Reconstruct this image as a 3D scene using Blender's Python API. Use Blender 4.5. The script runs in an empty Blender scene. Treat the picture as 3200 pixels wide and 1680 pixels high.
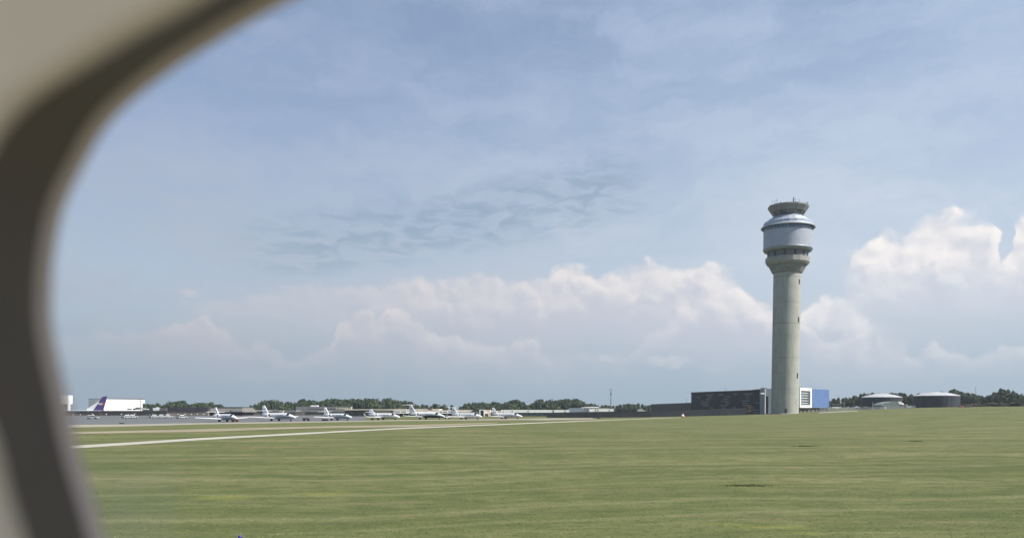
import bpy, bmesh, math, random
import numpy as np
from mathutils import Vector, Matrix, noise as mnoise

random.seed(7)
rng = np.random.default_rng(7)
sc = bpy.context.scene
col = sc.collection
R = math.radians

# ------------------------------------------------------------------ camera
F = 2600.0            # focal length measured in photo pixels (photo 3200 x 1680)
HY = 1281.0           # horizon row in the photo
EYE = 3.4             # eye height above the airfield
cam_d = bpy.data.cameras.new('camera')
cam = bpy.data.objects.new('camera', cam_d)
col.objects.link(cam)
cam.location = (0, 0, EYE)
cam.rotation_euler = (R(90), 0, 0)
cam_d.sensor_width = 36
cam_d.lens = 36 * F / 3200
cam_d.shift_y = (HY - 840) / 3200
cam_d.clip_start = 0.02
cam_d.clip_end = 12000
cam_d.dof.use_dof = True
cam_d.dof.focus_distance = 380
cam_d.dof.aperture_fstop = 7.0
sc.camera = cam

# ------------------------------------------------------------------ view / exposure
sc.view_settings.view_transform = 'Standard'
sc.view_settings.look = 'None'
sc.view_settings.gamma = 1
sc.view_settings.exposure = 0.48
sc.render.engine = 'CYCLES'
sc.cycles.max_bounces = 6
sc.cycles.transparent_max_bounces = 12

# ------------------------------------------------------------------ sun
SUN_EL, SUN_AZ = 47.0, 109.0          # azimuth clockwise from +Y
sun_d = bpy.data.lights.new('sun', 'SUN')
sun_d.energy = 5.0
sun_d.angle = R(0.5)
sun_d.color = (1.0, 0.955, 0.87)
sun = bpy.data.objects.new('sun', sun_d)
col.objects.link(sun)
sd = Vector((math.sin(R(SUN_AZ)) * math.cos(R(SUN_EL)), math.cos(R(SUN_AZ)) * math.cos(R(SUN_EL)), math.sin(R(SUN_EL))))
sun.rotation_euler = sd.to_track_quat('Z', 'Y').to_euler()
sun.location = (60, -20, 120)

# ------------------------------------------------------------------ sky with clouds
world = bpy.data.worlds.new("World")
sc.world = world
world.use_nodes = True
wn, wl = world.node_tree.nodes, world.node_tree.links


class G:
    """tiny expression helper over a node tree"""
    def __init__(s, tree):
        s.n, s.l = tree.nodes, tree.links

    def put(s, sock, v):
        if hasattr(v, 'is_output') or isinstance(v, bpy.types.NodeSocket):
            s.l.new(v, sock)
        else:
            sock.default_value = v

    def m(s, op, a, b=0.0, c=0.0, clamp=False):
        nd = s.n.new('ShaderNodeMath'); nd.operation = op; nd.use_clamp = clamp
        s.put(nd.inputs[0], a); s.put(nd.inputs[1], b)
        if op in ('MULTIPLY_ADD', 'SMOOTH_MAX', 'SMOOTH_MIN'):
            s.put(nd.inputs[2], c)
        return nd.outputs[0]

    def v(s, op, a, b=(0, 0, 0), c=(0, 0, 0)):
        nd = s.n.new('ShaderNodeVectorMath'); nd.operation = op
        s.put(nd.inputs[0], a)
        if op == 'SCALE':
            s.put(nd.inputs[3], b)
        else:
            s.put(nd.inputs[1], b)
        if op == 'MULTIPLY_ADD':
            s.put(nd.inputs[2], c)
        return nd.outputs['Value'] if op in ('DOT_PRODUCT', 'LENGTH') else nd.outputs[0]

    def noise(s, vec, scale, detail=4.0, rough=0.55, dist=0.0, out=0):
        nd = s.n.new('ShaderNodeTexNoise')
        s.put(nd.inputs['Vector'], vec)
        nd.inputs['Scale'].default_value = scale
        nd.inputs['Detail'].default_value = detail
        nd.inputs['Roughness'].default_value = rough
        nd.inputs['Distortion'].default_value = dist
        return nd.outputs[out]

    def ss(s, x, lo, hi, a=0.0, b=1.0):
        nd = s.n.new('ShaderNodeMapRange'); nd.interpolation_type = 'SMOOTHSTEP'
        s.put(nd.inputs[0], x); s.put(nd.inputs[1], lo); s.put(nd.inputs[2], hi)
        s.put(nd.inputs[3], a); s.put(nd.inputs[4], b)
        return nd.outputs[0]

    def mix(s, f, a, b):
        nd = s.n.new('ShaderNodeMix'); nd.data_type = 'RGBA'
        s.put(nd.inputs[0], f)
        for k, q in ((6, a), (7, b)):
            if isinstance(q, tuple) and len(q) == 3:
                q = q + (1.0,)
            s.put(nd.inputs[k], q)
        return nd.outputs[2]

    def comb(s, x, y, z=0.0):
        nd = s.n.new('ShaderNodeCombineXYZ')
        s.put(nd.inputs[0], x); s.put(nd.inputs[1], y); s.put(nd.inputs[2], z)
        return nd.outputs[0]

    def sep(s, v):
        nd = s.n.new('ShaderNodeSeparateXYZ'); s.put(nd.inputs[0], v)
        return nd.outputs


g = G(world.node_tree)
SKY_STR = 0.1
bg = wn['Background']
bg.inputs[1].default_value = SKY_STR
skyt = wn.new('ShaderNodeTexSky')
skyt.sky_type = 'NISHITA'
skyt.sun_disc = False
skyt.sun_elevation = R(SUN_EL)
skyt.sun_rotation = R(SUN_AZ)
skyt.air_density = 1.0
skyt.dust_density = 1.2
tc = wn.new('ShaderNodeTexCoord')
dx, dy, dz = g.sep(tc.outputs['Generated'])[0:3]
az = g.m('ARCTAN2', dx, dy)                                   # compass bearing, radians
el = g.m('ARCTAN2', dz, g.m('SQRT', g.m('ADD', g.m('MULTIPLY', dx, dx), g.m('MULTIPLY', dy, dy))))
P0 = g.comb(az, el)


def bearing(px, py):
    x = (px - 1600) / F
    return math.atan(x), math.atan((HY - py) / F / math.sqrt(1 + x * x))


# billowing of cloud edges: displace the lookup by noise at two scales
nA = g.v('SUBTRACT', g.noise(P0, 15.0, 6.0, 0.60, 0.2, 1), (0.5, 0.5, 0.5))
nB = g.v('SUBTRACT', g.noise(P0, 60.0, 5.0, 0.6, 0.0, 1), (0.5, 0.5, 0.5))
P1 = g.v('ADD', P0, g.v('ADD', g.v('MULTIPLY', nA, (0.040, 0.026, 0)), g.v('MULTIPLY', nB, (0.013, 0.012, 0))))
LIT = (0.0045, 0.0060, 0)          # small step towards the sun, for modelling relief


def bumps(P):
    a = wn.new('ShaderNodeTexVoronoi'); a.feature = 'SMOOTH_F1'; a.inputs['Scale'].default_value = 19
    a.inputs['Smoothness'].default_value = 0.6
    wl.new(P, a.inputs['Vector'])
    b_ = wn.new('ShaderNodeTexVoronoi'); b_.feature = 'SMOOTH_F1'; b_.inputs['Scale'].default_value = 52
    b_.inputs['Smoothness'].default_value = 0.5
    wl.new(P, b_.inputs['Vector'])
    n_ = g.noise(P, 40.0, 5.0, 0.55)
    return g.m('ADD', g.m('ADD', g.m('MULTIPLY', a.outputs['Distance'], -0.85), g.m('MULTIPLY', b_.outputs['Distance'], -0.38)), g.m('MULTIPLY', n_, 0.50))


hgt0 = bumps(P1)
hgt1 = bumps(g.v('ADD', P1, LIT))
relief = g.m('SUBTRACT', hgt0, hgt1)            # > 0 where a billow turns towards the sun
PX0, PX1 = -500, 3700
AZ0, AZ1 = bearing(PX0, 0)[0], bearing(PX1, 0)[0]
p1x, p1y = g.sep(P1)[0:2]
ucv = g.m('DIVIDE', g.m('SUBTRACT', p1x, AZ0), AZ1 - AZ0, clamp=True)


def skyline(pts, shift=0.0):
    """cloud-top elevation along the compass, from points (px, py)"""
    nd = wn.new('ShaderNodeFloatCurve')
    c = nd.mapping.curves[0]
    P_ = [((bearing(px, py)[0] - AZ0) / (AZ1 - AZ0), bearing(px, py)[1] / 0.4 if py < 5000 else 0.0) for px, py in pts]
    c.points[0].location = (0, P_[0][1]); c.points[1].location = (1, P_[-1][1])
    for q_ in P_:
        c.points.new(*q_)
    nd.mapping.update()
    g.put(nd.inputs[1], g.m('ADD', ucv, shift) if shift else ucv)
    return g.m('MULTIPLY', nd.outputs[0], 0.4)


def weight(pts):
    nd = wn.new('ShaderNodeFloatCurve')
    c = nd.mapping.curves[0]
    P_ = [((bearing(px, 0)[0] - AZ0) / (AZ1 - AZ0), w_) for px, w_ in pts]
    c.points[0].location = (0, P_[0][1]); c.points[1].location = (1, P_[-1][1])
    for q_ in P_:
        c.points.new(*q_)
    nd.mapping.update()
    g.put(nd.inputs[1], g.m('DIVIDE', g.m('SUBTRACT', az, AZ0), AZ1 - AZ0, clamp=True))
    return nd.outputs[0]


def layer(base, pts, wpts, edge, body, fade, amax, bump, litc, shc, litdepth=0.05, floor=None):
    """a bank of cumulus: crisp lit tops along the skyline, bases fading into haze"""
    t = g.m('SUBTRACT', skyline(pts), p1y)
    t = g.m('ADD', t, g.m('MULTIPLY', g.m('ADD', hgt0, 0.27), bump))
    a_ = g.ss(t, 0.0, edge)
    a_ = g.m('MULTIPLY', a_, g.m('MULTIPLY', g.ss(t, body, fade, amax, 0.0), weight(wpts)))
    if floor:
        a_ = g.m('MULTIPLY', a_, g.ss(p1y, floor[0], floor[1]))
    l_ = g.ss(g.m('SUBTRACT', g.m('MULTIPLY', relief, 2.6), g.m('DIVIDE', t, litdepth)), -1.3, 0.55)
    return g.mix(a_, base, g.mix(l_, shc, litc)), a_


def field(P, puffs):
    """smooth union of elliptical puffs: (px, py, rx, ry, weight)"""
    acc = None
    for (px, py, rx, ry, wgt) in puffs:
        a, e = bearing(px, py)
        a2, _ = bearing(px + rx, py)
        _, e2 = bearing(px, py - ry)
        q = g.v('MULTIPLY_ADD', P, (1 / (a2 - a), 1 / (e2 - e), 0), (-a / (a2 - a), -e / (e2 - e), 0))
        f = g.m('MULTIPLY_ADD', g.v('DOT_PRODUCT', q, q), -wgt, wgt)
        acc = f if acc is None else g.m('SMOOTH_MAX', acc, f, 0.12)
    return acc


# thin high cirrus veil and the darker rippled gap running through it
n_c = g.noise(g.v('MULTIPLY', g.v('ADD', P0, g.v('MULTIPLY', nA, (0.2, 0.06, 0))), (1, 3.2, 1)), 4.2, 6.0, 0.6)
n_w = g.noise(g.v('MULTIPLY', P0, (0.8, 2.2, 1)), 11.0, 5.0, 0.65)
veil = g.m('ADD', g.ss(n_c, 0.34, 0.70, 0.30, 0.66), g.ss(el, 0.46, 0.20, 0.0, 0.32))
veil = g.m('ADD', veil, g.m('MULTIPLY', g.m('SUBTRACT', n_w, 0.5), 0.22), clamp=True)


def along(P, A, B):
    """coordinates along and across the band from photo point A to photo point B"""
    a0, e0 = bearing(*A); a1, e1 = bearing(*B)
    L = math.hypot(a1 - a0, e1 - e0); ux, uy = (a1 - a0) / L, (e1 - e0) / L
    s = g.v('DOT_PRODUCT', g.v('SUBTRACT', P, (a0, e0, 0)), (ux / L, uy / L, 0))
    t = g.v('DOT_PRODUCT', g.v('SUBTRACT', P, (a0, e0, 0)), (-uy, ux, 0))
    return s, t


bs, bt = along(g.v('ADD', P0, g.v('MULTIPLY', nA, (0.03, 0.02, 0))), (900, 770), (2030, 565))
band = g.m('MULTIPLY', g.ss(g.m('ABSOLUTE', g.m('MULTIPLY', bt, 1.0)), 0.012, 0.05, 1.0, 0.0),
           g.m('MULTIPLY', g.ss(bs, -0.25, 0.1), g.ss(bs, 0.85, 1.05, 1.0, 0.0)))
rip = g.noise(g.v('MULTIPLY', g.v('ADD', P0, g.v('MULTIPLY', nA, (0.05, 0.02, 0))), (1, 3.0, 1)), 26.0, 3.5, 0.5, 0.6)
gap = g.m('MULTIPLY', band, g.ss(rip, 0.38, 0.66, 0.22, 1.0))
veil = g.m('SUBTRACT', veil, g.m('MULTIPLY', gap, 0.20), clamp=True)

V = 1 / SKY_STR


def C(r, g_, b_):
    """a colour as it reads in the finished photograph (sRGB 0-255) -> sky radiance"""
    f = lambda v: ((v / 255 + 0.055) / 1.055) ** 2.4 / (2 ** sc.view_settings.exposure) * V
    return (f(r), f(g_), f(b_))


side = g.ss(az, -0.50, 0.50)
c_veil = g.mix(side, g.mix(g.ss(el, 0.12, 0.42), C(180, 190, 205), C(167, 182, 212)), g.mix(g.ss(el, 0.12, 0.45), C(208, 218, 231), C(194, 210, 233)))
# veil thinned in the unseen sky, overhead and behind, to dim the fill light
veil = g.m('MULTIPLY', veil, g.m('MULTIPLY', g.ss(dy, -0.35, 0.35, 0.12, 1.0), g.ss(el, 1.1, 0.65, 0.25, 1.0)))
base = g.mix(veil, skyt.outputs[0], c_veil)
base = g.mix(g.m('MULTIPLY', gap, 0.62), base, C(146, 168, 188))
# air near the horizon
hz = g.ss(el, 0.0, 0.17, 0.85, 0.0)
base = g.mix(hz, base, g.mix(side, C(156, 174, 190), C(166, 186, 202)))
crm_l, crm_r = C(218, 211, 213), C(255, 250, 247)
shd_l, shd_r = C(191, 192, 203), C(207, 211, 224)
litA = g.mix(side, crm_l, crm_r); shA = g.mix(side, shd_l, shd_r)
# spread-out haze below the banks
P2 = g.v('ADD', P0, g.v('MULTIPLY', nA, (0.10, 0.05, 0)))
F3 = field(P2, [(1650, 960, 820, 140, .9), (2200, 1020, 460, 170, .8), (1500, 1120, 700, 120, .7), (1000, 945, 520, 80, .45),
                (650, 1090, 400, 110, .5), (2900, 1000, 540, 170, .9), (3250, 930, 320, 200, .9), (2700, 1120, 640, 70, .6)])
n_s = g.noise(g.v('MULTIPLY', P0, (1, 2.0, 1)), 9.0, 6.0, 0.6)
d_soft = g.ss(g.m('ADD', F3, g.m('MULTIPLY', g.m('SUBTRACT', n_s, 0.5), 1.0)), -0.25, 1.0, 0.0, 0.55)
base = g.mix(d_soft, base, shA)
base, _a = layer(base, [(-500, 990), (300, 985), (480, 965), (600, 935), (750, 898), (900, 872), (1100, 855), (1250, 848), (1290, 840), (1350, 832), (1440, 838), (1500, 850),
                        (1560, 846), (1640, 852), (1700, 856), (1722, 832), (1765, 796), (1850, 794), (1925, 800), (1990, 815), (2080, 820), (2180, 826), (2260, 838),
                        (2310, 868), (2340, 884), (2395, 893), (2440, 925), (2480, 950), (2520, 915), (2570, 885), (2600, 872), (2640, 898), (2690, 945), (2760, 980), (2900, 1000), (3700, 1000)],
                 [(-500, 0), (450, 0.05), (700, .28), (1000, .36), (1220, .5), (1300, .75), (1500, .72), (1690, .78), (1760, .98), (2250, 1), (2450, .95), (2660, .85), (2740, .3), (2900, 0), (3700, 0)],
                 0.016, 0.030, 0.16, 1.0, 0.036, litA, shA, 0.060)
base, _a = layer(base, [(-500, 1281), (2560, 1281), (2612, 1270), (2626, 1000), (2640, 880), (2656, 810), (2680, 770), (2700, 748), (2738, 716), (2762, 692), (2800, 704), (2838, 712), (2880, 690),
                        (2920, 670), (2985, 660), (3045, 668), (3085, 698), (3112, 745), (3135, 800), (3148, 725), (3172, 690), (3210, 668), (3300, 650), (3700, 700)],
                 [(-500, 0), (2610, 0), (2665, .8), (2730, 1), (3500, 1), (3700, .2)],
                 0.014, 0.06, 0.24, 1.0, 0.036, litA, shA, 0.13, floor=(0.095, 0.165))
base, _a = layer(base, [(-500, 1030), (450, 1030), (560, 1010), (600, 988), (650, 982), (700, 1005), (760, 1040), (850, 1075), (920, 1100), (970, 1075), (1010, 1048), (1040, 1050), (1062, 985),
                        (1085, 972), (1115, 964), (1150, 972), (1195, 992), (1220, 955), (1245, 943), (1275, 960), (1305, 998), (1345, 1030), (1400, 1034), (1450, 1046), (1510, 1032),
                        (1560, 1040), (1600, 1050), (1640, 1034), (1690, 1062), (1780, 1090), (1850, 1110), (1950, 1090), (2050, 1000), (2130, 935), (2180, 915), (2230, 925), (2290, 935), (2350, 915), (2400, 945), (2440, 990), (2500, 1010), (2545, 1030),
                        (2590, 1062), (2640, 1044), (2700, 1056), (2750, 1060), (2800, 1072), (2860, 1078), (2920, 1070), (2990, 1074), (3060, 1090), (3120, 1072), (3200, 1078), (3700, 1060)],
                 [(-500, .1), (450, .4), (600, .75), (800, .6), (1000, .55), (1070, 1), (1250, 1), (1500, .9), (1700, .65), (1850, .3), (2050, .4), (2150, .85), (2400, 1), (2560, 1), (2700, .95), (3000, .75), (3200, .7), (3500, .5), (3700, 0)],
                 0.010, 0.012, 0.085, 1.0, 0.034, g.mix(0.8, shA, litA), shA, 0.032)
F1 = field(P1, [(590, 918, 50, 18, .8), (2060, 1130, 56, 16, .9), (2118, 1128, 56, 21, 1.0), (1885, 1124, 40, 12, .8), (1785, 1149, 50, 12, .6), (810, 1174, 110, 18, .6), (2230, 1152, 50, 10, .5),
                (2700, 790, 80, 18, .7), (2680, 835, 70, 12, .6)])
d_p = g.m('MULTIPLY', g.ss(F1, 0.0, 0.8), 0.5)
base = g.mix(d_p, base, g.mix(g.ss(relief, -0.10, 0.20, 0.2, 0.85), shA, litA))
base = g.mix(g.ss(el, 0.0, 0.125, 0.80, 0.0), base, g.mix(side, C(157, 174, 189), C(166, 185, 200)))
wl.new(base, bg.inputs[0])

# ------------------------------------------------------------------ materials
MATS = {}


def mat(name, c, rough=0.75, metal=0.0, var=0.10, scale=0.6, c2=None, spec=0.4, bump=0.0, bscale=8.0, stretch=(1, 1, 1)):
    if name in MATS:
        return MATS[name]
    m = bpy.data.materials.new(name); m.use_nodes = True
    q = G(m.node_tree); p = m.node_tree.nodes['Principled BSDF']
    tcn = m.node_tree.nodes.new('ShaderNodeNewGeometry')
    pos = q.v('MULTIPLY', tcn.outputs['Position'], stretch)
    nz = q.noise(pos, scale, 5.0, 0.6)
    lo = tuple(x * (1 - var) for x in c); hi = c2 or tuple(min(1, x * (1 + var)) for x in c)
    q.put(p.inputs['Base Color'], q.mix(q.ss(nz, 0.3, 0.7), lo, hi))
    p.inputs['Roughness'].default_value = rough
    p.inputs['Metallic'].default_value = metal
    p.inputs['Specular IOR Level'].default_value = spec
    if bump:
        b = m.node_tree.nodes.new('ShaderNodeBump'); b.inputs['Strength'].default_value = bump
        q.put(b.inputs['Height'], q.noise(pos, bscale, 3.0))
        m.node_tree.links.new(b.outputs[0], p.inputs['Normal'])
    MATS[name] = m
    return m


def concrete(name, c, lines=(), amt=0.25):
    """cast concrete with rain staining and pour joints at given heights (object space)"""
    m = bpy.data.materials.new(name); m.use_nodes = True
    q = G(m.node_tree); p = m.node_tree.nodes['Principled BSDF']
    t = m.node_tree.nodes.new('ShaderNodeTexCoord')
    pos = t.outputs['Object']
    n1 = q.noise(q.v('MULTIPLY', pos, (1, 1, 0.12)), 0.9, 6.0, 0.65)
    n2 = q.noise(pos, 0.22, 5.0, 0.6)
    f = q.m('ADD', q.m('MULTIPLY', n1, 0.6), q.m('MULTIPLY', n2, 0.4))
    colr = q.mix(q.ss(f, 0.35, 0.65), tuple(x * (1 - amt) for x in c), tuple(x * (1 + amt * 0.4) for x in c))
    x, y, z = q.sep(pos)[0:3]
    for (h, k) in lines:
        d = q.m('ABSOLUTE', q.m('SUBTRACT', z, h))
        colr = q.mix(q.ss(d, 0.08, 0.30, k, 0.0), colr, tuple(v * 0.45 for v in c))
    q.put(p.inputs['Base Color'], colr)
    p.inputs['Roughness'].default_value = 0.9
    p.inputs['Specular IOR Level'].default_value = 0.2
    MATS[name] = m
    return m


def foliage(name, dark, light, rough=0.7):
    m = bpy.data.materials.new(name); m.use_nodes = True
    q = G(m.node_tree); p = m.node_tree.nodes['Principled BSDF']
    ge = m.node_tree.nodes.new('ShaderNodeNewGeometry'); oi = m.node_tree.nodes.new('ShaderNodeObjectInfo')
    n1 = q.noise(ge.outputs['Position'], 0.35, 3.0, 0.6)
    c = q.mix(q.ss(n1, 0.35, 0.65), dark, light)
    c = q.mix(q.m('MULTIPLY', oi.outputs['Random'], 0.45), c, tuple(v * 0.75 for v in (light[0], light[1], light[2])))
    q.put(p.inputs['Base Color'], c)
    p.inputs['Roughness'].default_value = rough
    p.inputs['Specular IOR Level'].default_value = 0.15
    MATS[name] = m
    return m


M_white = mat('white_paint', (0.80, 0.80, 0.79), 0.45, var=0.05, scale=0.4)
M_jet = mat('jet_white', (0.82, 0.82, 0.83), 0.22, var=0.03, scale=0.5, spec=0.6)
M_jetgrey = mat('jet_grey', (0.48, 0.48, 0.50), 0.3, var=0.08, scale=0.7, spec=0.5)
M_jetstripe = mat('jet_stripe', (0.07, 0.075, 0.12), 0.3, var=0.1)
M_jetnavy = mat('jet_navy', (0.035, 0.04, 0.085), 0.25, var=0.1, spec=0.6)
M_glass = mat('dark_glass', (0.02, 0.027, 0.033), 0.12, var=0.15, scale=1.5, spec=0.7)
M_bluewin = mat('blue_glass', (0.06, 0.11, 0.20), 0.15, var=0.35, scale=0.25, spec=0.7)
M_black = mat('black_paint', (0.018, 0.019, 0.022), 0.6, var=0.2)
M_tyre = mat('rubber', (0.02, 0.02, 0.02), 0.9, var=0.1)
M_metal = mat('bare_metal', (0.55, 0.56, 0.58), 0.35, 0.8, var=0.08)
M_darkmetal = mat('dark_metal', (0.07, 0.075, 0.08), 0.55, 0.3, var=0.15)
M_cream = mat('cream_stucco', (0.56, 0.51, 0.43), 0.85, var=0.10, scale=0.15)
M_creamd = mat('cream_slats', (0.50, 0.44, 0.36), 0.85, var=0.16, scale=1.2, stretch=(0.05, 0.05, 2.5))
M_brown = mat('brown_block', (0.19, 0.165, 0.14), 0.9, var=0.28, scale=0.12)
M_browngrey = mat('brown_grey_siding', (0.15, 0.142, 0.135), 0.85, var=0.22, scale=0.25)
M_greyside = mat('grey_siding', (0.20, 0.20, 0.205), 0.8, var=0.12, scale=0.2)
M_rust = mat('brown_brick', (0.17, 0.105, 0.085), 0.9, var=0.2, scale=0.5)
M_darkroof = mat('dark_roofing', (0.045, 0.046, 0.05), 0.8, var=0.25, scale=0.2)
M_slate = mat('slate_cladding', (0.023, 0.023, 0.029), 0.6, var=0.25, scale=0.22, stretch=(1, 1, 3))
M_slatel = mat('slate_panel_light', (0.185, 0.175, 0.178), 0.6, var=0.25, scale=0.5)
M_screen = mat('dark_screen', (0.028, 0.032, 0.040), 0.85, var=0.25, scale=0.12, stretch=(1, 1, 4))
M_bluegrey = mat('blue_grey_panel', (0.20, 0.245, 0.29), 0.5, var=0.08, scale=0.4)
M_blue = mat('blue_cladding', (0.085, 0.155, 0.33), 0.7, var=0.07, scale=0.3)
M_orange = mat('orange_paint', (0.60, 0.11, 0.06), 0.5)
M_tug = mat('tug_paint', (0.22, 0.085, 0.045), 0.7)
M_red = mat('rust_red', (0.24, 0.05, 0.035), 0.7)
M_purple = mat('purple_paint', (0.085, 0.045, 0.21), 0.4, var=0.06, scale=0.2)
M_tank = mat('tank_dark', (0.030, 0.034, 0.047), 0.6, var=0.25, scale=0.3, stretch=(1, 1, 0.4))
M_tankroof = mat('tank_roof', (0.42, 0.42, 0.44), 0.55, var=0.14, scale=0.35)
M_bark = mat('bark', (0.10, 0.08, 0.06), 0.9, var=0.3, scale=2)
M_yellow = mat('ochre_paint', (0.13, 0.085, 0.03), 0.8)
M_greygreen = mat('grey_green_metal', (0.17, 0.20, 0.18), 0.5, var=0.12, scale=0.4, stretch=(3, 1, 1))
M_leafA = foliage('foliage_dark', (0.026, 0.046, 0.024), (0.062, 0.088, 0.038))
M_leafB = foliage('foliage_mid', (0.034, 0.056, 0.026), (0.082, 0.105, 0.044))
M_scrub = foliage('foliage_scrub', (0.07, 0.075, 0.045), (0.17, 0.155, 0.10))
M_concrete_trim = mat('concrete_trim', (0.26, 0.26, 0.24), 0.85, var=0.12, scale=0.4)
M_conc_dirty = mat('collar_concrete', (0.20, 0.20, 0.185), 0.9, var=0.22, scale=0.5)

# ------------------------------------------------------------------ mesh helpers


class MB:
    def __init__(s):
        s.v, s.f, s.m, s.sm = [], [], [], []

    def add(s, vs, fs, mi=0, smooth=False):
        o = len(s.v); s.v += [tuple(p) for p in vs]
        for f in fs:
            s.f.append(tuple(i + o for i in f)); s.m.append(mi); s.sm.append(smooth)

    def box(s, x0, x1, y0, y1, z0, z1, mi=0):
        s.prism([(x0, y0), (x1, y0), (x1, y1), (x0, y1)], z0, z1, mi)

    def prism(s, pts, z0, z1, mi=0, top=None):
        n = len(pts)
        a = sum(pts[i][0] * pts[(i + 1) % n][1] - pts[(i + 1) % n][0] * pts[i][1] for i in range(n))
        if a < 0:
            pts = pts[::-1]
            top = top[::-1] if top else None
        t = top or pts
        vs = [(x, y, z0) for x, y in pts] + [(x, y, z1) for x, y in t]
        fs = [tuple(range(n))[::-1], tuple(range(n, 2 * n))] + [(i, (i + 1) % n, n + (i + 1) % n, n + i) for i in range(n)]
        s.add(vs, fs, mi)

    def obox(s, c, ax, hx, ay, hy, hz, mi=0):
        """oriented box: centre c, horizontal axes ax, ay (unit), half sizes"""
        ax, ay, c = Vector(ax), Vector(ay), Vector(c); az_ = ax.cross(ay)
        vs = [c + ax * (hx * i) + ay * (hy * j) + az_ * (hz * k) for k in (-1, 1) for j in (-1, 1) for i in (-1, 1)]
        s.add(vs, [(0, 2, 3, 1), (4, 5, 7, 6), (0, 1, 5, 4), (2, 6, 7, 3), (0, 4, 6, 2), (1, 3, 7, 5)], mi)

    def lathe(s, prof, n=48, c=(0, 0), mi=0, smooth=True, rot=0.0, caps=True):
        """prof: (radius, z)"""
        vs = []
        for r, z in prof:
            for i in range(n):
                t = rot + 2 * math.pi * i / n
                vs.append((c[0] + r * math.cos(t), c[1] + r * math.sin(t), z))
        fs = []
        for k in range(len(prof) - 1):
            for i in range(n):
                j = (i + 1) % n
                fs.append((k * n + i, k * n + j, (k + 1) * n + j, (k + 1) * n + i))
        s.add(vs, fs, mi, smooth)
        if caps:
            o = len(s.v)
            s.add(vs[:n], [tuple(range(n))[::-1]], mi); s.add(vs[-n:], [tuple(range(n))], mi)

    def tube(s, p0, p1, r0, r1=None, n=8, mi=0, smooth=True):
        r1 = r0 if r1 is None else r1
        p0, p1 = Vector(p0), Vector(p1); d = (p1 - p0).normalized()
        u = d.orthogonal().normalized(); w = d.cross(u)
        vs = []
        for p, r in ((p0, r0), (p1, r1)):
            for i in range(n):
                t = 2 * math.pi * i / n
                vs.append(p + (u * math.cos(t) + w * math.sin(t)) * r)
        s.add(vs, [(i, (i + 1) % n, n + (i + 1) % n, n + i) for i in range(n)], mi, smooth)
        s.add(vs, [tuple(range(n))[::-1], tuple(range(n, 2 * n))], mi)

    def loft(s, rings, mi=0, smooth=True, caps=True, mfun=None):
        n = len(rings[0]); o = len(s.v)
        s.v += [tuple(p) for r in rings for p in r]
        for k in range(len(rings) - 1):
            for i in range(n):
                j = (i + 1) % n
                f = (o + k * n + i, o + k * n + j, o + (k + 1) * n + j, o + (k + 1) * n + i)
                s.f.append(f); s.m.append(mfun(k, i) if mfun else mi); s.sm.append(smooth)
        if caps:
            s.f.append(tuple(o + i for i in range(n))[::-1]); s.m.append(mi); s.sm.append(False)
            s.f.append(tuple(o + (len(rings) - 1) * n + i for i in range(n))); s.m.append(mi); s.sm.append(False)

    def build(s, name, mats, parent=None, loc=None):
        me = bpy.data.meshes.new(name)
        me.from_pydata([tuple(p) for p in s.v], [], s.f)
        for m in (mats if isinstance(mats, (list, tuple)) else [mats]):
            me.materials.append(m)
        me.polygons.foreach_set('material_index', s.m)
        me.polygons.foreach_set('use_smooth', s.sm)
        me.update()
        o = bpy.data.objects.new(name, me); col.objects.link(o)
        if parent is not None:
            o.parent = parent
        if loc is not None:
            o.location = loc
        return o


def tag(o, label=None, cat=None, group=None, kind=None):
    if label: o['label'] = label
    if cat: o['category'] = cat
    if group: o['group'] = group
    if kind: o['kind'] = kind
    return o


def thing(name, label, cat, loc=(0, 0, 0), rz=0.0, group=None):
    o = bpy.data.objects.new(name, None); col.objects.link(o)
    o.empty_display_size = 0.5
    o.location = loc; o.rotation_euler = (0, 0, rz)
    return tag(o, label, cat, group)


def copy_tree(o, parent=None):
    c = o.copy(); col.objects.link(c)
    if parent is not None:
        c.parent = parent
    for ch in list(o.children):
        copy_tree(ch, c)
    return c


# ------------------------------------------------------------------ terrain
def sst(x, a, b):
    t = min(1.0, max(0.0, (x - a) / (b - a)))
    return t * t * (3 - 2 * t)


def ground_z(X, Y):
    rise = 5.5 * sst(X, 32, 292) * sst(Y, 70, 380) + 1.2 * sst(X, 230, 600) * sst(Y, 200, 500)
    dip = -4.5 * sst(Y, 560, 660) * (1 - sst(X, 60, 200))
    z = rise + dip
    if Y > 12:
        a = 0.012 * min(1, 60 / max(Y, 60)) + 0.02 * sst(X, 30, 150) * sst(Y, 100, 200)
        z += a * mnoise.noise(Vector((X * 0.05, Y * 0.22, 0))) * 2.0
        if Y < 140:
            z += 0.015 * mnoise.noise(Vector((X * 0.35, Y * 0.8, 5)))
        if 180 < Y < 560 and X < 60:      # paved areas are flat
            z = rise + dip
    return z


def U(px, py, Y):
    """world point at depth Y seen at photo pixel (px, py)"""
    return Vector(((px - 1600) * Y / F, Y, EYE + (HY - py) * Y / F))


def hit(px, py):
    """the point of the ground seen at photo pixel (px, py)"""
    t = 15.0
    while t < 3000:
        X = (px - 1600) * t / F
        if EYE - (py - HY) * t / F <= ground_z(X, t):
            lo, hi = t - max(0.5, t * 0.004), t
            for _ in range(12):
                mid = (lo + hi) / 2
                if EYE - (py - HY) * mid / F <= ground_z((px - 1600) * mid / F, mid): hi = mid
                else: lo = mid
            return Vector(((px - 1600) * hi / F, hi, ground_z((px - 1600) * hi / F, hi)))
        t += max(0.5, t * 0.004)
    t = 1500
    return Vector(((px - 1600) * t / F, t, 0))


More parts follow.
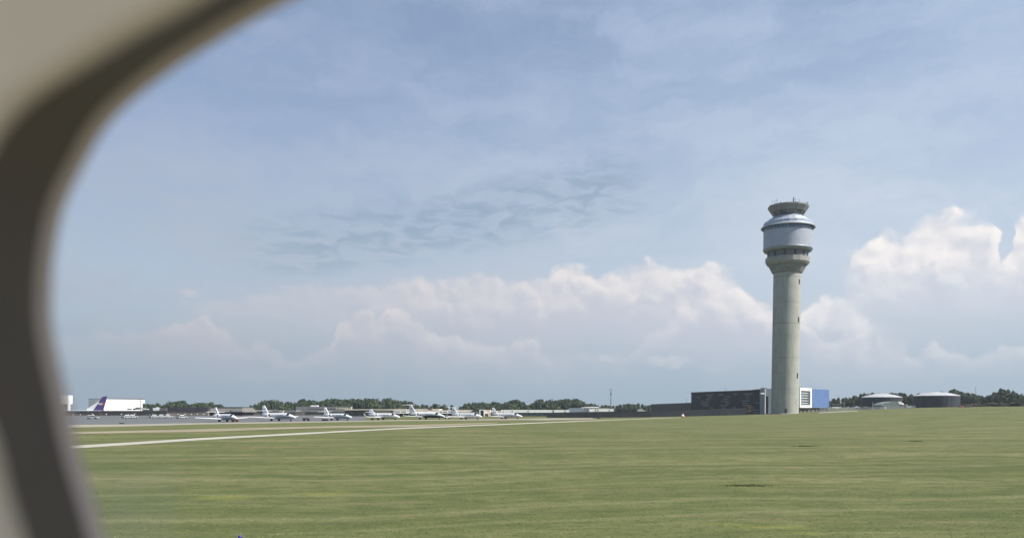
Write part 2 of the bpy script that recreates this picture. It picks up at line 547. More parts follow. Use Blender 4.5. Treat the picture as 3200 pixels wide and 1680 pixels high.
def build_ground():
    Ys = [-400, -200, -100, -50, -20, -8, 0, 5, 9]
    y = 12.0
    while y < 700:
        Ys.append(y); y += max(0.45, y * 0.011)
    while y < 9000:
        Ys.append(y); y *= 1.12
    ts = np.linspace(-1, 1, 301)
    ts = np.sign(ts) * np.abs(ts) ** 1.25
    vs, fs = [], []
    for Y in Ys:
        wd = 1.4 * (max(Y, 0) + 60) + (500 if Y > 400 else 0) * sst(Y, 400, 700)
        for t in ts:
            X = t * wd
            vs.append((X, Y, ground_z(X, Y)))
    n = len(ts)
    for j in range(len(Ys) - 1):
        for i in range(n - 1):
            a = j * n + i
            fs.append((a, a + 1, a + n + 1, a + n))
    me = bpy.data.meshes.new('grass_field'); me.from_pydata(vs, [], fs)
    me.polygons.foreach_set('use_smooth', [True] * len(fs)); me.update()
    o = bpy.data.objects.new('grass_field', me); col.objects.link(o)
    return o


def grass_material():
    m = bpy.data.materials.new('mown_grass'); m.use_nodes = True
    q = G(m.node_tree); p = m.node_tree.nodes['Principled BSDF']
    pos = m.node_tree.nodes.new('ShaderNodeNewGeometry').outputs['Position']
    warp = q.v('SUBTRACT', q.noise(pos, 0.02, 3.0, 0.5, 0.0, 1), (.5, .5, .5))
    pw = q.v('ADD', pos, q.v('MULTIPLY', warp, (30, 30, 0)))
    rot_ = m.node_tree.nodes.new('ShaderNodeVectorRotate'); rot_.rotation_type = 'Z_AXIS'; rot_.inputs['Angle'].default_value = R(-11)
    q.put(rot_.inputs['Vector'], pw)
    lines = q.noise(q.v('MULTIPLY', rot_.outputs[0], (0.008, 0.55, 0)), 1.0, 3.0, 0.55)
    rows = q.noise(q.v('MULTIPLY', rot_.outputs[0], (0.030, 0.16, 0)), 1.0, 6.0, 0.68)       # mower passes, run across the view
    patch = q.noise(q.v('MULTIPLY', pos, (0.045, 0.075, 0)), 1.0, 5.0, 0.55)
    mid = q.noise(q.v('MULTIPLY', pos, (0.5, 1.0, 0)), 1.0, 5.0, 0.65)
    fine = q.noise(pos, 5.5, 4.0, 0.7)
    straw = q.noise(q.v('MULTIPLY', pos, (0.08, 0.22, 0)), 1.0, 6.0, 0.7)
    c = q.mix(q.ss(rows, 0.36, 0.66), (0.104, 0.121, 0.042), (0.200, 0.194, 0.090))
    c = q.mix(q.ss(patch, 0.42, 0.62, 0.0, 0.5), c, (0.112, 0.124, 0.042))
    c = q.mix(q.ss(mid, 0.46, 0.66, 0.0, 0.62), c, (0.058, 0.080, 0.027))
    c = q.mix(q.ss(mid, 0.46, 0.30, 0.0, 0.45), c, (0.178, 0.178, 0.085))
    big = q.noise(q.v('MULTIPLY', pw, (0.09, 0.13, 0)), 1.0, 8.0, 0.72)
    c = q.mix(q.ss(big, 0.50, 0.62, 0.0, 0.55), c, (0.068, 0.088, 0.031))
    c = q.mix(q.ss(big, 0.47, 0.36, 0.0, 0.50), c, (0.205, 0.200, 0.095))
    clump = q.noise(q.v('MULTIPLY', pos, (1.1, 1.7, 0)), 1.0, 4.0, 0.6)
    c = q.mix(q.ss(clump, 0.50, 0.66, 0.0, 0.55), c, (0.055, 0.074, 0.026))
    c = q.mix(q.ss(clump, 0.40, 0.30, 0.0, 0.35), c, (0.200, 0.195, 0.095))
    near = q.ss(q.sep(pos)[1], 25, 75, 0.30, 0.0)
    c = q.mix(near, c, (0.078, 0.098, 0.032))
    c = q.mix(q.ss(straw, 0.55, 0.72, 0.0, 0.60), c, (0.215, 0.185, 0.105))
    c = q.mix(q.ss(lines, 0.50, 0.64, 0.0, 0.50), c, (0.070, 0.088, 0.032))
    c = q.mix(q.ss(lines, 0.45, 0.35, 0.0, 0.42), c, (0.200, 0.195, 0.100))
    yel = q.noise(q.v('MULTIPLY', pos, (0.10, 0.25, 0)), 0.9, 4.0, 0.55)
    for (x_, y_, rx, ry) in YELLOW:
        dd = q.v('LENGTH', q.v('MULTIPLY', q.v('SUBTRACT', q.v('ADD', pos, q.v('MULTIPLY', q.v('SUBTRACT', q.noise(pos, 0.9, 4.0, 0.6, 0.0, 1), (.5, .5, .5)), (2.2, 2.2, 0))), (x_, y_, 0)), (1 / rx, 1 / ry, 0)))
        c = q.mix(q.ss(dd, 0.2, 1.3, 0.38, 0.0), c, (0.21, 0.225, 0.055))
    c = q.mix(q.ss(fine, 0.30, 0.55, 0.45, 0.0), c, (0.042, 0.055, 0.022))
    c = q.mix(q.ss(fine, 0.58, 0.75, 0.0, 0.4), c, (0.195, 0.195, 0.10))
    q.put(p.inputs['Base Color'], c)
    p.inputs['Roughness'].default_value = 0.95
    p.inputs['Specular IOR Level'].default_value = 0.1
    b = m.node_tree.nodes.new('ShaderNodeBump'); b.inputs['Strength'].default_value = 0.8
    b.inputs['Distance'].default_value = 0.12
    q.put(b.inputs['Height'], q.m('ADD', q.m('MULTIPLY', fine, 0.6), mid))
    m.node_tree.links.new(b.outputs[0], p.inputs['Normal'])
    return m


YELLOW = [(hit(px, py).x, hit(px, py).y, rx, ry) for px, py, rx, ry in ((700, 1552, 1.3, 1.2), (1010, 1540, 1.2, .8), (2440, 1648, 1.3, .5), (2520, 1668, .8, .35), (2280, 1640, .8, .4))]
M_grass = grass_material()
gnd = build_ground()
gnd.data.materials.append(M_grass)
tag(gnd, kind='structure')


def strip(name, far, near, m, lift, sub=3.0, label=None):
    """paved ribbon between two photo-space edges given as [(px, py), ...], laid on the ground; edges share px"""
    fx = [p[0] for p in far]
    xs = np.arange(fx[0], fx[-1] + 1, 12.0)
    fy = np.interp(xs, fx, [p[1] for p in far])
    ny = np.interp(xs, [p[0] for p in near], [p[1] for p in near])
    b = MB(); vs = []
    K = 5
    for x, a, c in zip(xs, fy, ny):
        A, C = hit(x, a), hit(x, c)
        for k in range(K):
            q = A.lerp(C, k / (K - 1))
            vs.append((q.x, q.y, ground_z(q.x, q.y) + lift))
    n = len(xs)
    fs = []
    for i in range(n - 1):
        for k in range(K - 1):
            a = i * K + k
            fs.append((a, a + 1, a + K + 1, a + K))
    b.add(vs, fs, 0, True)
    o = b.build(name, m)
    return tag(o, kind='structure')


def pavement(name, c, var, scale, joints=0.0):
    m = bpy.data.materials.new(name); m.use_nodes = True
    q = G(m.node_tree); p = m.node_tree.nodes['Principled BSDF']
    pos = m.node_tree.nodes.new('ShaderNodeNewGeometry').outputs['Position']
    n1 = q.noise(q.v('MULTIPLY', pos, (0.4, 1, 1)), scale, 6.0, 0.65)
    n2 = q.noise(pos, 1.6, 4.0, 0.7)
    cc = q.mix(q.ss(n1, 0.33, 0.67), tuple(x * (1 - var) for x in c), tuple(x * (1 + var) for x in c))
    cc = q.mix(q.ss(n2, 0.35, 0.65, 0.25, 0.0), cc, tuple(x * 0.7 for x in c))
    q.put(p.inputs['Base Color'], cc)
    p.inputs['Roughness'].default_value = 0.8
    p.inputs['Specular IOR Level'].default_value = 0.3
    return m


M_apron = pavement('apron_asphalt', (0.120, 0.126, 0.128), 0.16, 0.035)
M_taxi = pavement('taxiway_concrete', (0.30, 0.275, 0.215), 0.14, 0.06)
M_path = pavement('pale_concrete', (0.41, 0.39, 0.33), 0.10, 0.08)
M_tan = pavement('dry_shoulder', (0.25, 0.215, 0.145), 0.28, 0.15)
M_far = mat('far_shoulder_grass', (0.12, 0.135, 0.06), 0.95, var=0.25, scale=0.08)

# apron of grey asphalt behind the kerb strip (flat part of the field)
ap = MB()
pts = [hit(px, py) for px, py in ((-150, 1334), (402, 1327), (620, 1322.5), (1000, 1317.5), (1145, 1314.5))]
pts += [Vector((-92, 520, 0)), Vector((-105, 546, 0)), Vector((-430, 546, 0))]
ap.add([(p.x, p.y, 0.012) for p in pts], [tuple(range(len(pts)))])
tag(ap.build('apron', M_apron), kind='structure')
strip('taxiway', [(-150, 1329), (402, 1325), (620, 1321), (1000, 1316), (1240, 1311.5), (1640, 1307.5), (1700, 1306.3), (1850, 1305.8), (1872, 1306.2)],
      [(-150, 1342), (402, 1332), (620, 1325.5), (1000, 1319), (1240, 1314.5), (1640, 1311.5), (1700, 1312), (1850, 1309), (1872, 1307.5)],
      M_taxi, 0.028)
strip('dry_shoulder_path', [(-150, 1357), (402, 1345.5), (620, 1340), (1000, 1331), (1300, 1326), (1560, 1319.5)],
      [(-150, 1366), (402, 1351.5), (620, 1349), (1000, 1336.5), (1300, 1333.5), (1560, 1321)], M_tan, 0.028)
strip('service_road', [(-150, 1421), (230, 1392), (402, 1382), (620, 1368.5), (1000, 1349), (1240, 1337), (1640, 1321), (1800, 1314.8), (2020, 1306.8), (2130, 1303.4)],
      [(-150, 1434), (230, 1401), (402, 1390), (620, 1375), (1000, 1353.6), (1240, 1340.6), (1640, 1323.6), (1800, 1316.8), (2020, 1308.0), (2130, 1304.2)],
      M_path, 0.03)
strip('service_road_crest', [(2340, 1297.6), (2380, 1296.6), (2420, 1295.8)], [(2340, 1298.4), (2380, 1297.4), (2420, 1296.6)], M_tan, 0.05)
strip('perimeter_road', [(2560, 1288.2), (2620, 1285.2), (2680, 1282.8)], [(2560, 1289.8), (2620, 1286.8), (2680, 1284.2)], M_path, 0.05)

# short tufts standing in the nearest grass
def build_tufts():
    N = 45000
    Y = 17 + (rng.random(N) ** 1.5) * 62
    X = (rng.random(N) - 0.5) * 1.36 * Y
    V_, F_ = [], []
    for i in range(N):
        x, y = X[i], Y[i]
        z = ground_z(x, y) - 0.01
        h = 0.012 + 0.024 * random.random() ** 2
        w = 0.010 + 0.012 * random.random()
        for k in range(3):
            a = random.random() * 6.283
            ca, sa = math.cos(a), math.sin(a)
            lx, ly = (random.random() - .5) * h * 3.4, (random.random() - .5) * h * 3.4
            ox, oy = (random.random() - .5) * 0.08, (random.random() - .5) * 0.08
            o = len(V_)
            V_ += [(x + ox - ca * w, y + oy - sa * w, z), (x + ox + ca * w, y + oy + sa * w, z), (x + ox + lx, y + oy + ly, z + h)]
            F_.append((o, o + 1, o + 2))
    me = bpy.data.meshes.new('grass'); me.from_pydata(V_, [], F_); me.update()
    o = bpy.data.objects.new('grass', me); col.objects.link(o)
    me.materials.append(M_tuft)
    return o


M_tuft = mat('grass_blades', (0.17, 0.20, 0.07), 0.9, var=0.15, scale=0.5, c2=(0.27, 0.265, 0.13), spec=.1)
tag(build_tufts(), 'short tufts standing up in the mown grass nearest the aircraft window', 'grass', kind='stuff')

# ------------------------------------------------------------------ aircraft cabin window (seen from inside, close to the lens)
def polar(pts, c=(1950, 1150), n=240):
    """closed photo-space outline -> radius at n angles (Catmull-Rom smoothed)"""
    m = len(pts); dense = []
    for i in range(m):
        p0, p1, p2, p3 = [np.array(pts[(i + k - 1) % m], float) for k in range(4)]
        for t in np.linspace(0, 1, 24, endpoint=False):
            dense.append(0.5 * ((2 * p1) + (-p0 + p2) * t + (2 * p0 - 5 * p1 + 4 * p2 - p3) * t * t + (-p0 + 3 * p1 - 3 * p2 + p3) * t ** 3))
    d = np.array(dense) - np.array(c)
    th = np.arctan2(d[:, 1], d[:, 0]); r = np.hypot(d[:, 0], d[:, 1])
    o = np.argsort(th); th, r = th[o], r[o]
    th = np.concatenate([th - 2 * np.pi, th, th + 2 * np.pi]); r = np.concatenate([r, r, r])
    A = np.linspace(-np.pi, np.pi, n, endpoint=False)
    return A, np.interp(A, th, r), c


inner = [(920, 0), (620, 168), (436, 298), (335, 397), (258, 528), (203, 646), (174, 776), (163, 900), (164, 1000), (178, 1090),
         (213, 1244), (247, 1400), (303, 1585), (335, 1690), (450, 1960), (700, 2250), (1150, 2480), (1800, 2570), (2600, 2550), (3300, 2350),
         (3720, 1900), (3880, 1300), (3840, 650), (3560, 80), (3050, -220), (2400, -290), (1800, -280), (1300, -160)]
outer = [(640, 0), (435, 112), (248, 224), (112, 310), (37, 385), (-10, 450), (-60, 560), (-85, 750), (-85, 1000), (-55, 1230), (0, 1399), (25, 1511), (75, 1672),
         (150, 1860), (300, 2110), (560, 2420), (1050, 2700), (1800, 2810), (2650, 2790), (3450, 2560), (3930, 2000), (4090, 1300),
         (4070, 560), (3760, -70), (3150, -440), (2400, -520), (1750, -510), (1150, -320)]
A_, r_in, cc = polar(inner)
_, r_out, _ = polar(outer)


def ring(rad, d):
    return [(((cc[0] + r * math.cos(a)) - 1600) * d / F, d, EYE + (HY - (cc[1] + r * math.sin(a))) * d / F) for a, r in zip(A_, rad)]


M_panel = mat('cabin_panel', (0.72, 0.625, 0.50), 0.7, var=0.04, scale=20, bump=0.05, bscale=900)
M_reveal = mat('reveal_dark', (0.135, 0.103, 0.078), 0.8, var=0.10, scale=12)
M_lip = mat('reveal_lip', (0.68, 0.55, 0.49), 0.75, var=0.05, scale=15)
M_skin = mat('fuselage_skin', (0.75, 0.75, 0.76), 0.35, var=0.04)
cabin = thing('aircraft_cabin', 'out of focus beige aircraft cabin wall framing the view with its dark window reveal', 'aircraft cabin', (0, 0, 0))
nA_ = len(A_)
b = MB()     # sidewall panel with rounded edge
R1 = ring(r_out, 0.128); R2 = ring(r_out + 25, 0.1195); R3 = ring(r_out + 110, 0.117)
rect = []
for a in A_:
    ca, sa = math.cos(a), -math.sin(a)
    k = min(1.5 / max(abs(ca), 1e-6), 0.42 / max(abs(sa), 1e-6))
    rect.append((ca * k, 0.116, EYE + sa * k))
b.loft([rect, R3, R2, R1], caps=False)
b.build('sidewall_panel', M_panel, cabin)
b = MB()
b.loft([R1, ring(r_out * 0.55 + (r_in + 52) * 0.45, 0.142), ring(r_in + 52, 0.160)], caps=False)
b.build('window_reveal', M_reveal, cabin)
b = MB()
b.loft([ring(r_in + 52, 0.160), ring(r_in + 26, 0.163), ring(r_in + 4, 0.168), ring(r_in, 0.172), ring(r_in + 6, 0.180)], caps=False)
b.build('reveal_lip', M_lip, cabin)
mclear = bpy.data.materials.new('clear_acrylic'); mclear.use_nodes = True
nt = mclear.node_tree; nt.nodes.remove(nt.nodes['Principled BSDF'])
tr = nt.nodes.new('ShaderNodeBsdfTransparent'); tr.inputs[0].default_value = (0.985, 0.985, 0.98, 1)
nt.links.new(tr.outputs[0], nt.nodes['Material Output'].inputs[0])
b = MB()
pr = ring(r_in + 30, 0.184)
b.add(pr, [tuple(range(nA_))])
b.build('window_pane', mclear, cabin)
b = MB()     # outer skin and the crown of the fuselage overhead
rect2 = [(x, 0.232, z) for x, y, z in rect]
b.loft([ring(r_in + 12, 0.226), ring(r_in + 120, 0.230), rect2], caps=False)
arc_o = [(0.232, 0.42), (0.15, 0.75), (-0.15, 1.15), (-0.6, 1.42)]
arc_i = [(0.116, 0.42), (0.04, 0.72), (-0.22, 1.06), (-0.6, 1.30)]
low_o = [(0.232, -0.42), (0.12, -1.0), (-0.3, -1.6), (-1.0, -1.95), (-1.6, -2.0)]
b2 = MB()
for arc, bb in ((arc_o, b), (low_o, b), (arc_i, b2)):
    vs = [(x, y, EYE + z) for (y, z) in arc for x in (-1.5, 1.5)]
    bb.add(vs, [(2 * k, 2 * k + 1, 2 * k + 3, 2 * k + 2) for k in range(len(arc) - 1)], 0, True)
b.build('fuselage_skin', M_skin, cabin)
b2.build('ceiling_panel', M_panel, cabin)
b = MB()   # end bulkheads that close the section, and the cabin floor
for x in (-1.5, 1.5):
    b = MB()
    prof = [(0.116, -0.42)] + arc_i + [(-0.9, -1.1), (0.1, -1.1)]
    vs = [(x, y, EYE + z) for y, z in prof] + [(x + 0.03 * (1 if x > 0 else -1), y, EYE + z) for y, z in prof]
    n = len(prof)
    b.add(vs, [tuple(range(n)), tuple(range(n, 2 * n))[::-1]] + [(i, (i + 1) % n, n + (i + 1) % n, n + i) for i in range(n)])
    b.build('bulkhead', M_panel, cabin)
b = MB(); b.box(-1.5, 1.5, -3.0, 0.1, EYE - 1.14, EYE - 1.1)
b.box(-1.5, 1.5, 0.09, 0.11, EYE - 1.1, EYE - 0.42)
b.build('cabin_floor', mat('cabin_carpet', (0.35, 0.34, 0.33), 0.95), cabin)

# ------------------------------------------------------------------ control tower
TD = 396.0
MP = TD / F                          # metres per photo pixel at the tower


def tz(zy):                          # height of a row of the 4.507x enlargement of the tower head
    return EYE + (HY - 600 - zy / 4.507) * MP


def tr_(h):
    return h / 4.507 * MP


base_z = ground_z(130, TD) - 0.4
TX = (2452 - 1600) * MP
tower = thing('control_tower', 'tall round concrete airport control tower with metal clad head', 'control tower', (TX, TD, 0))
tower.rotation_euler = (0, R(1.02), 0)
M_shaft = concrete('shaft_concrete', (0.35, 0.352, 0.315), [(13.6, .25), (28.1, .3), (44.3, .55), (54.1, .2), (66.3, .5), (72, .2), (81, .3), (39.0, .12), (21, .12)], 0.16)
b = MB()
rs = 6.28
zt = tz(1150)
prof = [(rs * 1.0, base_z)] + [(rs, base_z + (zt - base_z) * k / 24) for k in range(1, 25)]
b.lathe(prof, 72, smooth=True)
b.build('shaft', M_shaft, tower)
# flared collar
b = MB()
b.lathe([(rs + .02, zt - .02), (tr_(208), tz(1138)), (tr_(225), tz(1105)), (tr_(258), tz(1038)), (tr_(276), tz(1030))], 18, smooth=False, rot=R(6))
b.build('collar', M_conc_dirty, tower)
b = MB()
b.lathe([(tr_(276), tz(1031)), (tr_(289), tz(1012)), (tr_(298), tz(1000)), (tr_(299), tz(935)), (tr_(292), tz(932)), (tr_(288), tz(950)), (tr_(200), tz(952))], 18, smooth=False, rot=R(6))
b.build('balcony_parapet', M_concrete_trim, tower)
b = MB()
b.lathe([(tr_(271), tz(955)), (tr_(271), tz(852))], 48, smooth=True)
b.build('recessed_storey', mat('louvre_grey', (0.12, 0.125, 0.135), 0.6, var=0.15, scale=0.5, stretch=(1, 1, 6)), tower)
for k in range(12):
    b = MB()
    t = R(30 * k + 4)
    c = Vector((math.cos(t) * tr_(272), math.sin(t) * tr_(272), (tz(945) + tz(858)) / 2))
    b.obox(c, (-math.sin(t), math.cos(t), 0), .42, (math.cos(t), math.sin(t), 0), .12, (tz(858) - tz(945)) / 2)
    b.build('storey_pier', M_black, tower)
b = MB()
b.lathe([(tr_(272), tz(853)), (tr_(300), tz(850)), (tr_(322), tz(838)), (tr_(330), tz(822))], 96, smooth=False)
b.lathe([(tr_(330), tz(822)), (tr_(335), tz(818)), (tr_(335), tz(806)), (tr_(330), tz(802))], 96, smooth=True, caps=False)
b.build('drum_soffit', mat('soffit_metal', (0.24, 0.26, 0.29), 0.5, 0.5), tower)


def panel_metal(name, c, nseg, rough=0.42, metal=0.7):
    m = bpy.data.materials.new(name); m.use_nodes = True
    q = G(m.node_tree); p = m.node_tree.nodes['Principled BSDF']
    x, y, z = q.sep(m.node_tree.nodes.new('ShaderNodeTexCoord').outputs['Object'])[0:3]
    ang = q.m('MULTIPLY', q.m('ARCTAN2', y, x), nseg / (2 * math.pi))
    fr = q.m('ABSOLUTE', q.m('SUBTRACT', q.m('FRACT', ang), 0.5))
    wn_ = m.node_tree.nodes.new('ShaderNodeTexWhiteNoise'); wn_.noise_dimensions = '2D'
    q.put(wn_.inputs['Vector'], q.comb(q.m('FLOOR', ang), q.m('FLOOR', q.m('MULTIPLY', z, 0.55))))
    cc_ = q.mix(wn_.outputs[0], tuple(v * 0.92 for v in c), tuple(v * 1.06 for v in c))
    cc_ = q.mix(q.ss(fr, 0.46, 0.49, 0.0, 0.35), cc_, tuple(v * 0.5 for v in c))
    q.put(p.inputs['Base Color'], cc_)
    p.inputs['Metallic'].default_value = metal; p.inputs['Roughness'].default_value = rough
    return m


b = MB()
b.lathe([(tr_(330), tz(803)), (tr_(331), tz(566))], 96, smooth=True, caps=False)
b.build('drum_cladding', panel_metal('drum_metal', (0.33, 0.355, 0.415), 40, .55, .12), tower)
b = MB()
b.lathe([(tr_(326), tz(567)), (tr_(326), tz(478))], 96, smooth=True, caps=False)
b.build('window_band', M_bluewin, tower)
for k in range(40):
    b = MB()
    t = R(9 * k)
    if math.sin(t) > 0.3: continue
    c = Vector((math.cos(t) * tr_(327), math.sin(t) * tr_(327), (tz(563) + tz(480)) / 2))
    b.obox(c, (-math.sin(t), math.cos(t), 0), .07 if k % 4 else .3, (math.cos(t), math.sin(t), 0), .08, (tz(480) - tz(563)) / 2)
    b.build('window_mullion', M_bluegrey, tower)
b = MB()
b.lathe([(tr_(331), tz(567)), (tr_(334), tz(564)), (tr_(326.5), tz(563))], 96, smooth=False, caps=False)
b.lathe([(tr_(326), tz(484)), (tr_(350), tz(514)), (tr_(366), tz(516)), (tr_(369), tz(508)), (tr_(352), tz(492)), (tr_(333), tz(474))], 96, smooth=False, caps=False)
b.build('eave_ring', mat('eave_metal', (0.34, 0.36, 0.40), 0.5, 0.4), tower)
b = MB()
ns, rt = 20, R(3)
b.lathe([(tr_(334), tz(476)), (tr_(334), tz(443)), (tr_(318), tz(428)), (tr_(282), tz(412))], ns, smooth=False, rot=rt, caps=False)
b.lathe([(tr_(282), tz(413)), (tr_(276), tz(400)), (tr_(240), tz(378)), (tr_(205), tz(352)), (tr_(190), tz(348))], ns, smooth=False, rot=rt)
b.build('stepped_roof', mat('roof_metal', (0.38, 0.42, 0.49), 0.42, 0.25, var=0.06), tower)
b = MB()
nc, rc = 12, R(8)
b.lathe([(tr_(186), tz(356)), (tr_(196), tz(340)), (tr_(236), tz(282))], nc, smooth=False, rot=rc, caps=False)
b.build('cab_glass', mat('cab_glazing', (0.050, 0.056, 0.052), 0.10, var=0.3, scale=0.25, spec=0.8), tower)
for k in range(nc):
    b = MB()
    t = rc + 2 * math.pi * k / nc
    d = Vector((math.cos(t), math.sin(t), 0))
    b.tube(d * tr_(191) + Vector((0, 0, tz(352))), d * tr_(239) + Vector((0, 0, tz(280))), .09, n=6)
    b.build('cab_mullion', M_concrete_trim, tower)
b = MB()
b.lathe([(tr_(180), tz(290)), (tr_(238), tz(288)), (tr_(243), tz(280)), (tr_(279), tz(224)), (tr_(280), tz(206)), (tr_(274), tz(202)), (tr_(268), tz(214)), (tr_(60), tz(208))], nc, smooth=False, rot=rc)
b.build('cab_roof', mat('cab_roof_panel', (0.19, 0.19, 0.18), 0.6, var=0.1, scale=0.6), tower)
ant = [(-250, 52, .05), (-228, 44, .07), (-236, 30, .09), (-190, 84, .06), (-170, 18, .10), (-135, 34, .10), (-60, 30, .45), (-20, 78, .08), (-34, 46, .05),
       (14, 62, .05), (-8, 60, .16), (76, 38, .06), (160, 66, .10), (168, 96, .05), (226, 44, .07), (258, 44, .09), (272, 70, .07), (205, 26, .05), (110, 20, .05)]
for (hx, hh, rr) in ant:
    x = tr_(hx); y = math.sqrt(max(0, tr_(262) ** 2 - x * x)) * random.choice((-0.9, -0.5, 0.3, 0.6))
    b = MB(); z0 = tz(212); h = hh / 4.507 * MP
    b.tube((x, y, z0), (x, y, z0 + h + .6), rr * 1.6, rr * 1.1, n=6)
    if rr > .3:
        b.box(x - .5, x + .5, y - .4, y + .4, z0 + h, z0 + h + .5)
    elif rr > .08:
        b.lathe([(.1, z0 + h * .5), (.3, z0 + h * .55), (.3, z0 + h * .75), (.1, z0 + h * .8)], 8, c=(x, y))
    elif hh > 55:
        b.box(x - .35, x + .35, y - .03, y + .03, z0 + h * .75, z0 + h * .75 + .06)
        b.box(x - .25, x + .25, y - .03, y + .03, z0 + h * .9, z0 + h * .9 + .06)
    b.build('antenna', M_darkmetal, tower)
# slit windows up the lit side, door at the foot
for (px, py0, py1) in ((2495.5, 876, 891), (2493, 993, 1009), (2489.5, 1166, 1182)):
    zc = EYE + (HY - (py0 + py1) / 2) * MP; hh = (py1 - py0) / 2 * MP
    xo = (px - 2452) * MP - math.sin(R(1.02)) * zc
    t = math.atan2(-TD, -TX) + math.asin(max(-1, min(1, xo / rs)))
    n_ = Vector((math.cos(t), math.sin(t), 0)); u_ = Vector((-math.sin(t), math.cos(t), 0))
    b = MB(); b.obox(n_ * (rs + .02) + Vector((0, 0, zc)), u_, .48, n_, .10, hh); 
    w_ = b.build('window', M_glass, tower)
t = math.atan2(-TD, -TX) + math.asin((2455.0 - 2452) * MP / rs)
n_ = Vector((math.cos(t), math.sin(t), 0)); u_ = Vector((-math.sin(t), math.cos(t), 0))
b = MB(); b.obox(n_ * (rs + .02) + Vector((0, 0, base_z + 1.7)), u_, .5, n_, .10, 1.1); b.build('door', M_darkmetal, tower)
b = MB(); b.lathe([(rs + .35, base_z - .5), (rs + .35, base_z + .55), (rs, base_z + .6)], 72); b.build('plinth', M_concrete_trim, tower)

# ------------------------------------------------------------------ base building by the tower
# faint reflected streaks painted as a translucent film on the acrylic, low left
sm = bpy.data.materials.new('acrylic_reflection'); sm.use_nodes = True
q = G(sm.node_tree); sm.node_tree.nodes.remove(sm.node_tree.nodes['Principled BSDF'])
t1_ = sm.node_tree.nodes.new('ShaderNodeBsdfTransparent'); t2_ = sm.node_tree.nodes.new('ShaderNodeBsdfTranslucent'); t2_.inputs[0].default_value = (.9, .88, .84, 1)
mx_ = sm.node_tree.nodes.new('ShaderNodeMixShader'); gp_ = sm.node_tree.nodes.new('ShaderNodeNewGeometry').outputs['Position']
x_, y_, z_ = q.sep(gp_)[0:3]
bandn = q.noise(q.v('MULTIPLY', gp_, (1, 0, 0.12)), 150.0, 2.0, 0.5)
xa, xb = (215 - 1600) * .183 / F, (720 - 1600) * .183 / F
za, zb_ = EYE + (HY - 1370) * .183 / F, EYE + (HY - 1560) * .183 / F
fac = q.m('MULTIPLY', q.ss(bandn, 0.30, 0.70, 0.03, 0.30), q.m('MULTIPLY', q.ss(x_, xa + (xb - xa) * .1, xb, 1.0, 0.0), q.ss(z_, zb_, za, 1.0, 0.0)))
q.put(mx_.inputs[0], fac); sm.node_tree.links.new(t1_.outputs[0], mx_.inputs[1]); sm.node_tree.links.new(t2_.outputs[0], mx_.inputs[2])
sm.node_tree.links.new(mx_.outputs[0], sm.node_tree.nodes['Material Output'].inputs[0])
b = MB(); zlo = EYE + (HY - 1800) * .183 / F
b.add([(xa, .1835, zlo), (xb, .1835, zlo), (xb, .1835, za), (xa, .1835, za)], [(0, 1, 2, 3)])
b.build('pane_reflection', sm, cabin)

bb_ = thing('tower_base_building', 'black clad two storey office building joined to the foot of the control tower', 'building', (125, 430, 0))
off = Vector((-125, -430, 0))


def bld(mb, name, m, parent=bb_):
    mb.v = [(x - 125, y - 430, z) for x, y, z in mb.v]
    return mb.build(name, m, parent)


b = MB(); b.prism([(125.8, 415), (103.4, 480), (118, 486), (141, 421)], 0, 13.4); bld(b, 'dark_wing', M_slate)
b = MB(); b.prism([(125.65, 414.95), (103.2, 480.1), (104.0, 480.4), (126.4, 415.3)], 13.2, 13.75); bld(b, 'roof_parapet', M_black)
b = MB(); b.prism([(103.4, 480.2), (101, 606), (126, 606), (118, 486.2)], -1, 7.8); bld(b, 'low_wing', M_slate)
b = MB()
dirv = Vector((-22.4, 65, 0)).normalized(); nv = Vector((-dirv.y, dirv.x, 0)); nv = -nv if nv.x > 0 else nv
rr_ = random.Random(3)
rows_ = 9
for r_ in range(rows_):
    z = 2.4 + r_ * 1.18
    s_ = rr_.uniform(2, 14)
    while s_ < 64:
        L = rr_.choice((3.0, 4.5, 4.5, 7.5))
        c = Vector((125.8, 415, 0)) + dirv * (s_ + L / 2) + nv * 0.03 + Vector((0, 0, z))
        if s_ + L < 67: b.obox(c, dirv, L / 2, nv, .03, .26)
        s_ += L + rr_.uniform(5, 17)
bld(b, 'facade_panel', M_slatel)
b = MB(); b.box(124.6, 140, 411, 430, 0, 14.1); bld(b, 'entrance_block', M_bluegrey)
b = MB(); b.box(125.55, 126.6, 410.93, 411.02, 0.6, 10.4); bld(b, 'window', M_glass)
b = MB(); b.box(124.85, 125.25, 410.9, 411.02, 0.3, 14.0); bld(b, 'corner_trim', M_white)
b = MB(); b.box(122.9, 124.6, 410.8, 412.2, 11.3, 12.1); bld(b, 'wall_light_box', M_white)
# right-hand part: white portal frame with louvred window and the blue cladding
D45 = Vector((1, 1, 0)).normalized(); N45 = Vector((1, -1, 0)).normalized()
A0 = Vector((145.2, 420, 0))


def fa(s0, s1, z0, z1, out, thick, mb, mi=0):
    c = A0 + D45 * ((s0 + s1) / 2) + N45 * (out - thick / 2); c.z = (z0 + z1) / 2
    mb.obox(c, D45, (s1 - s0) / 2, N45, thick / 2, (z1 - z0) / 2, mi)


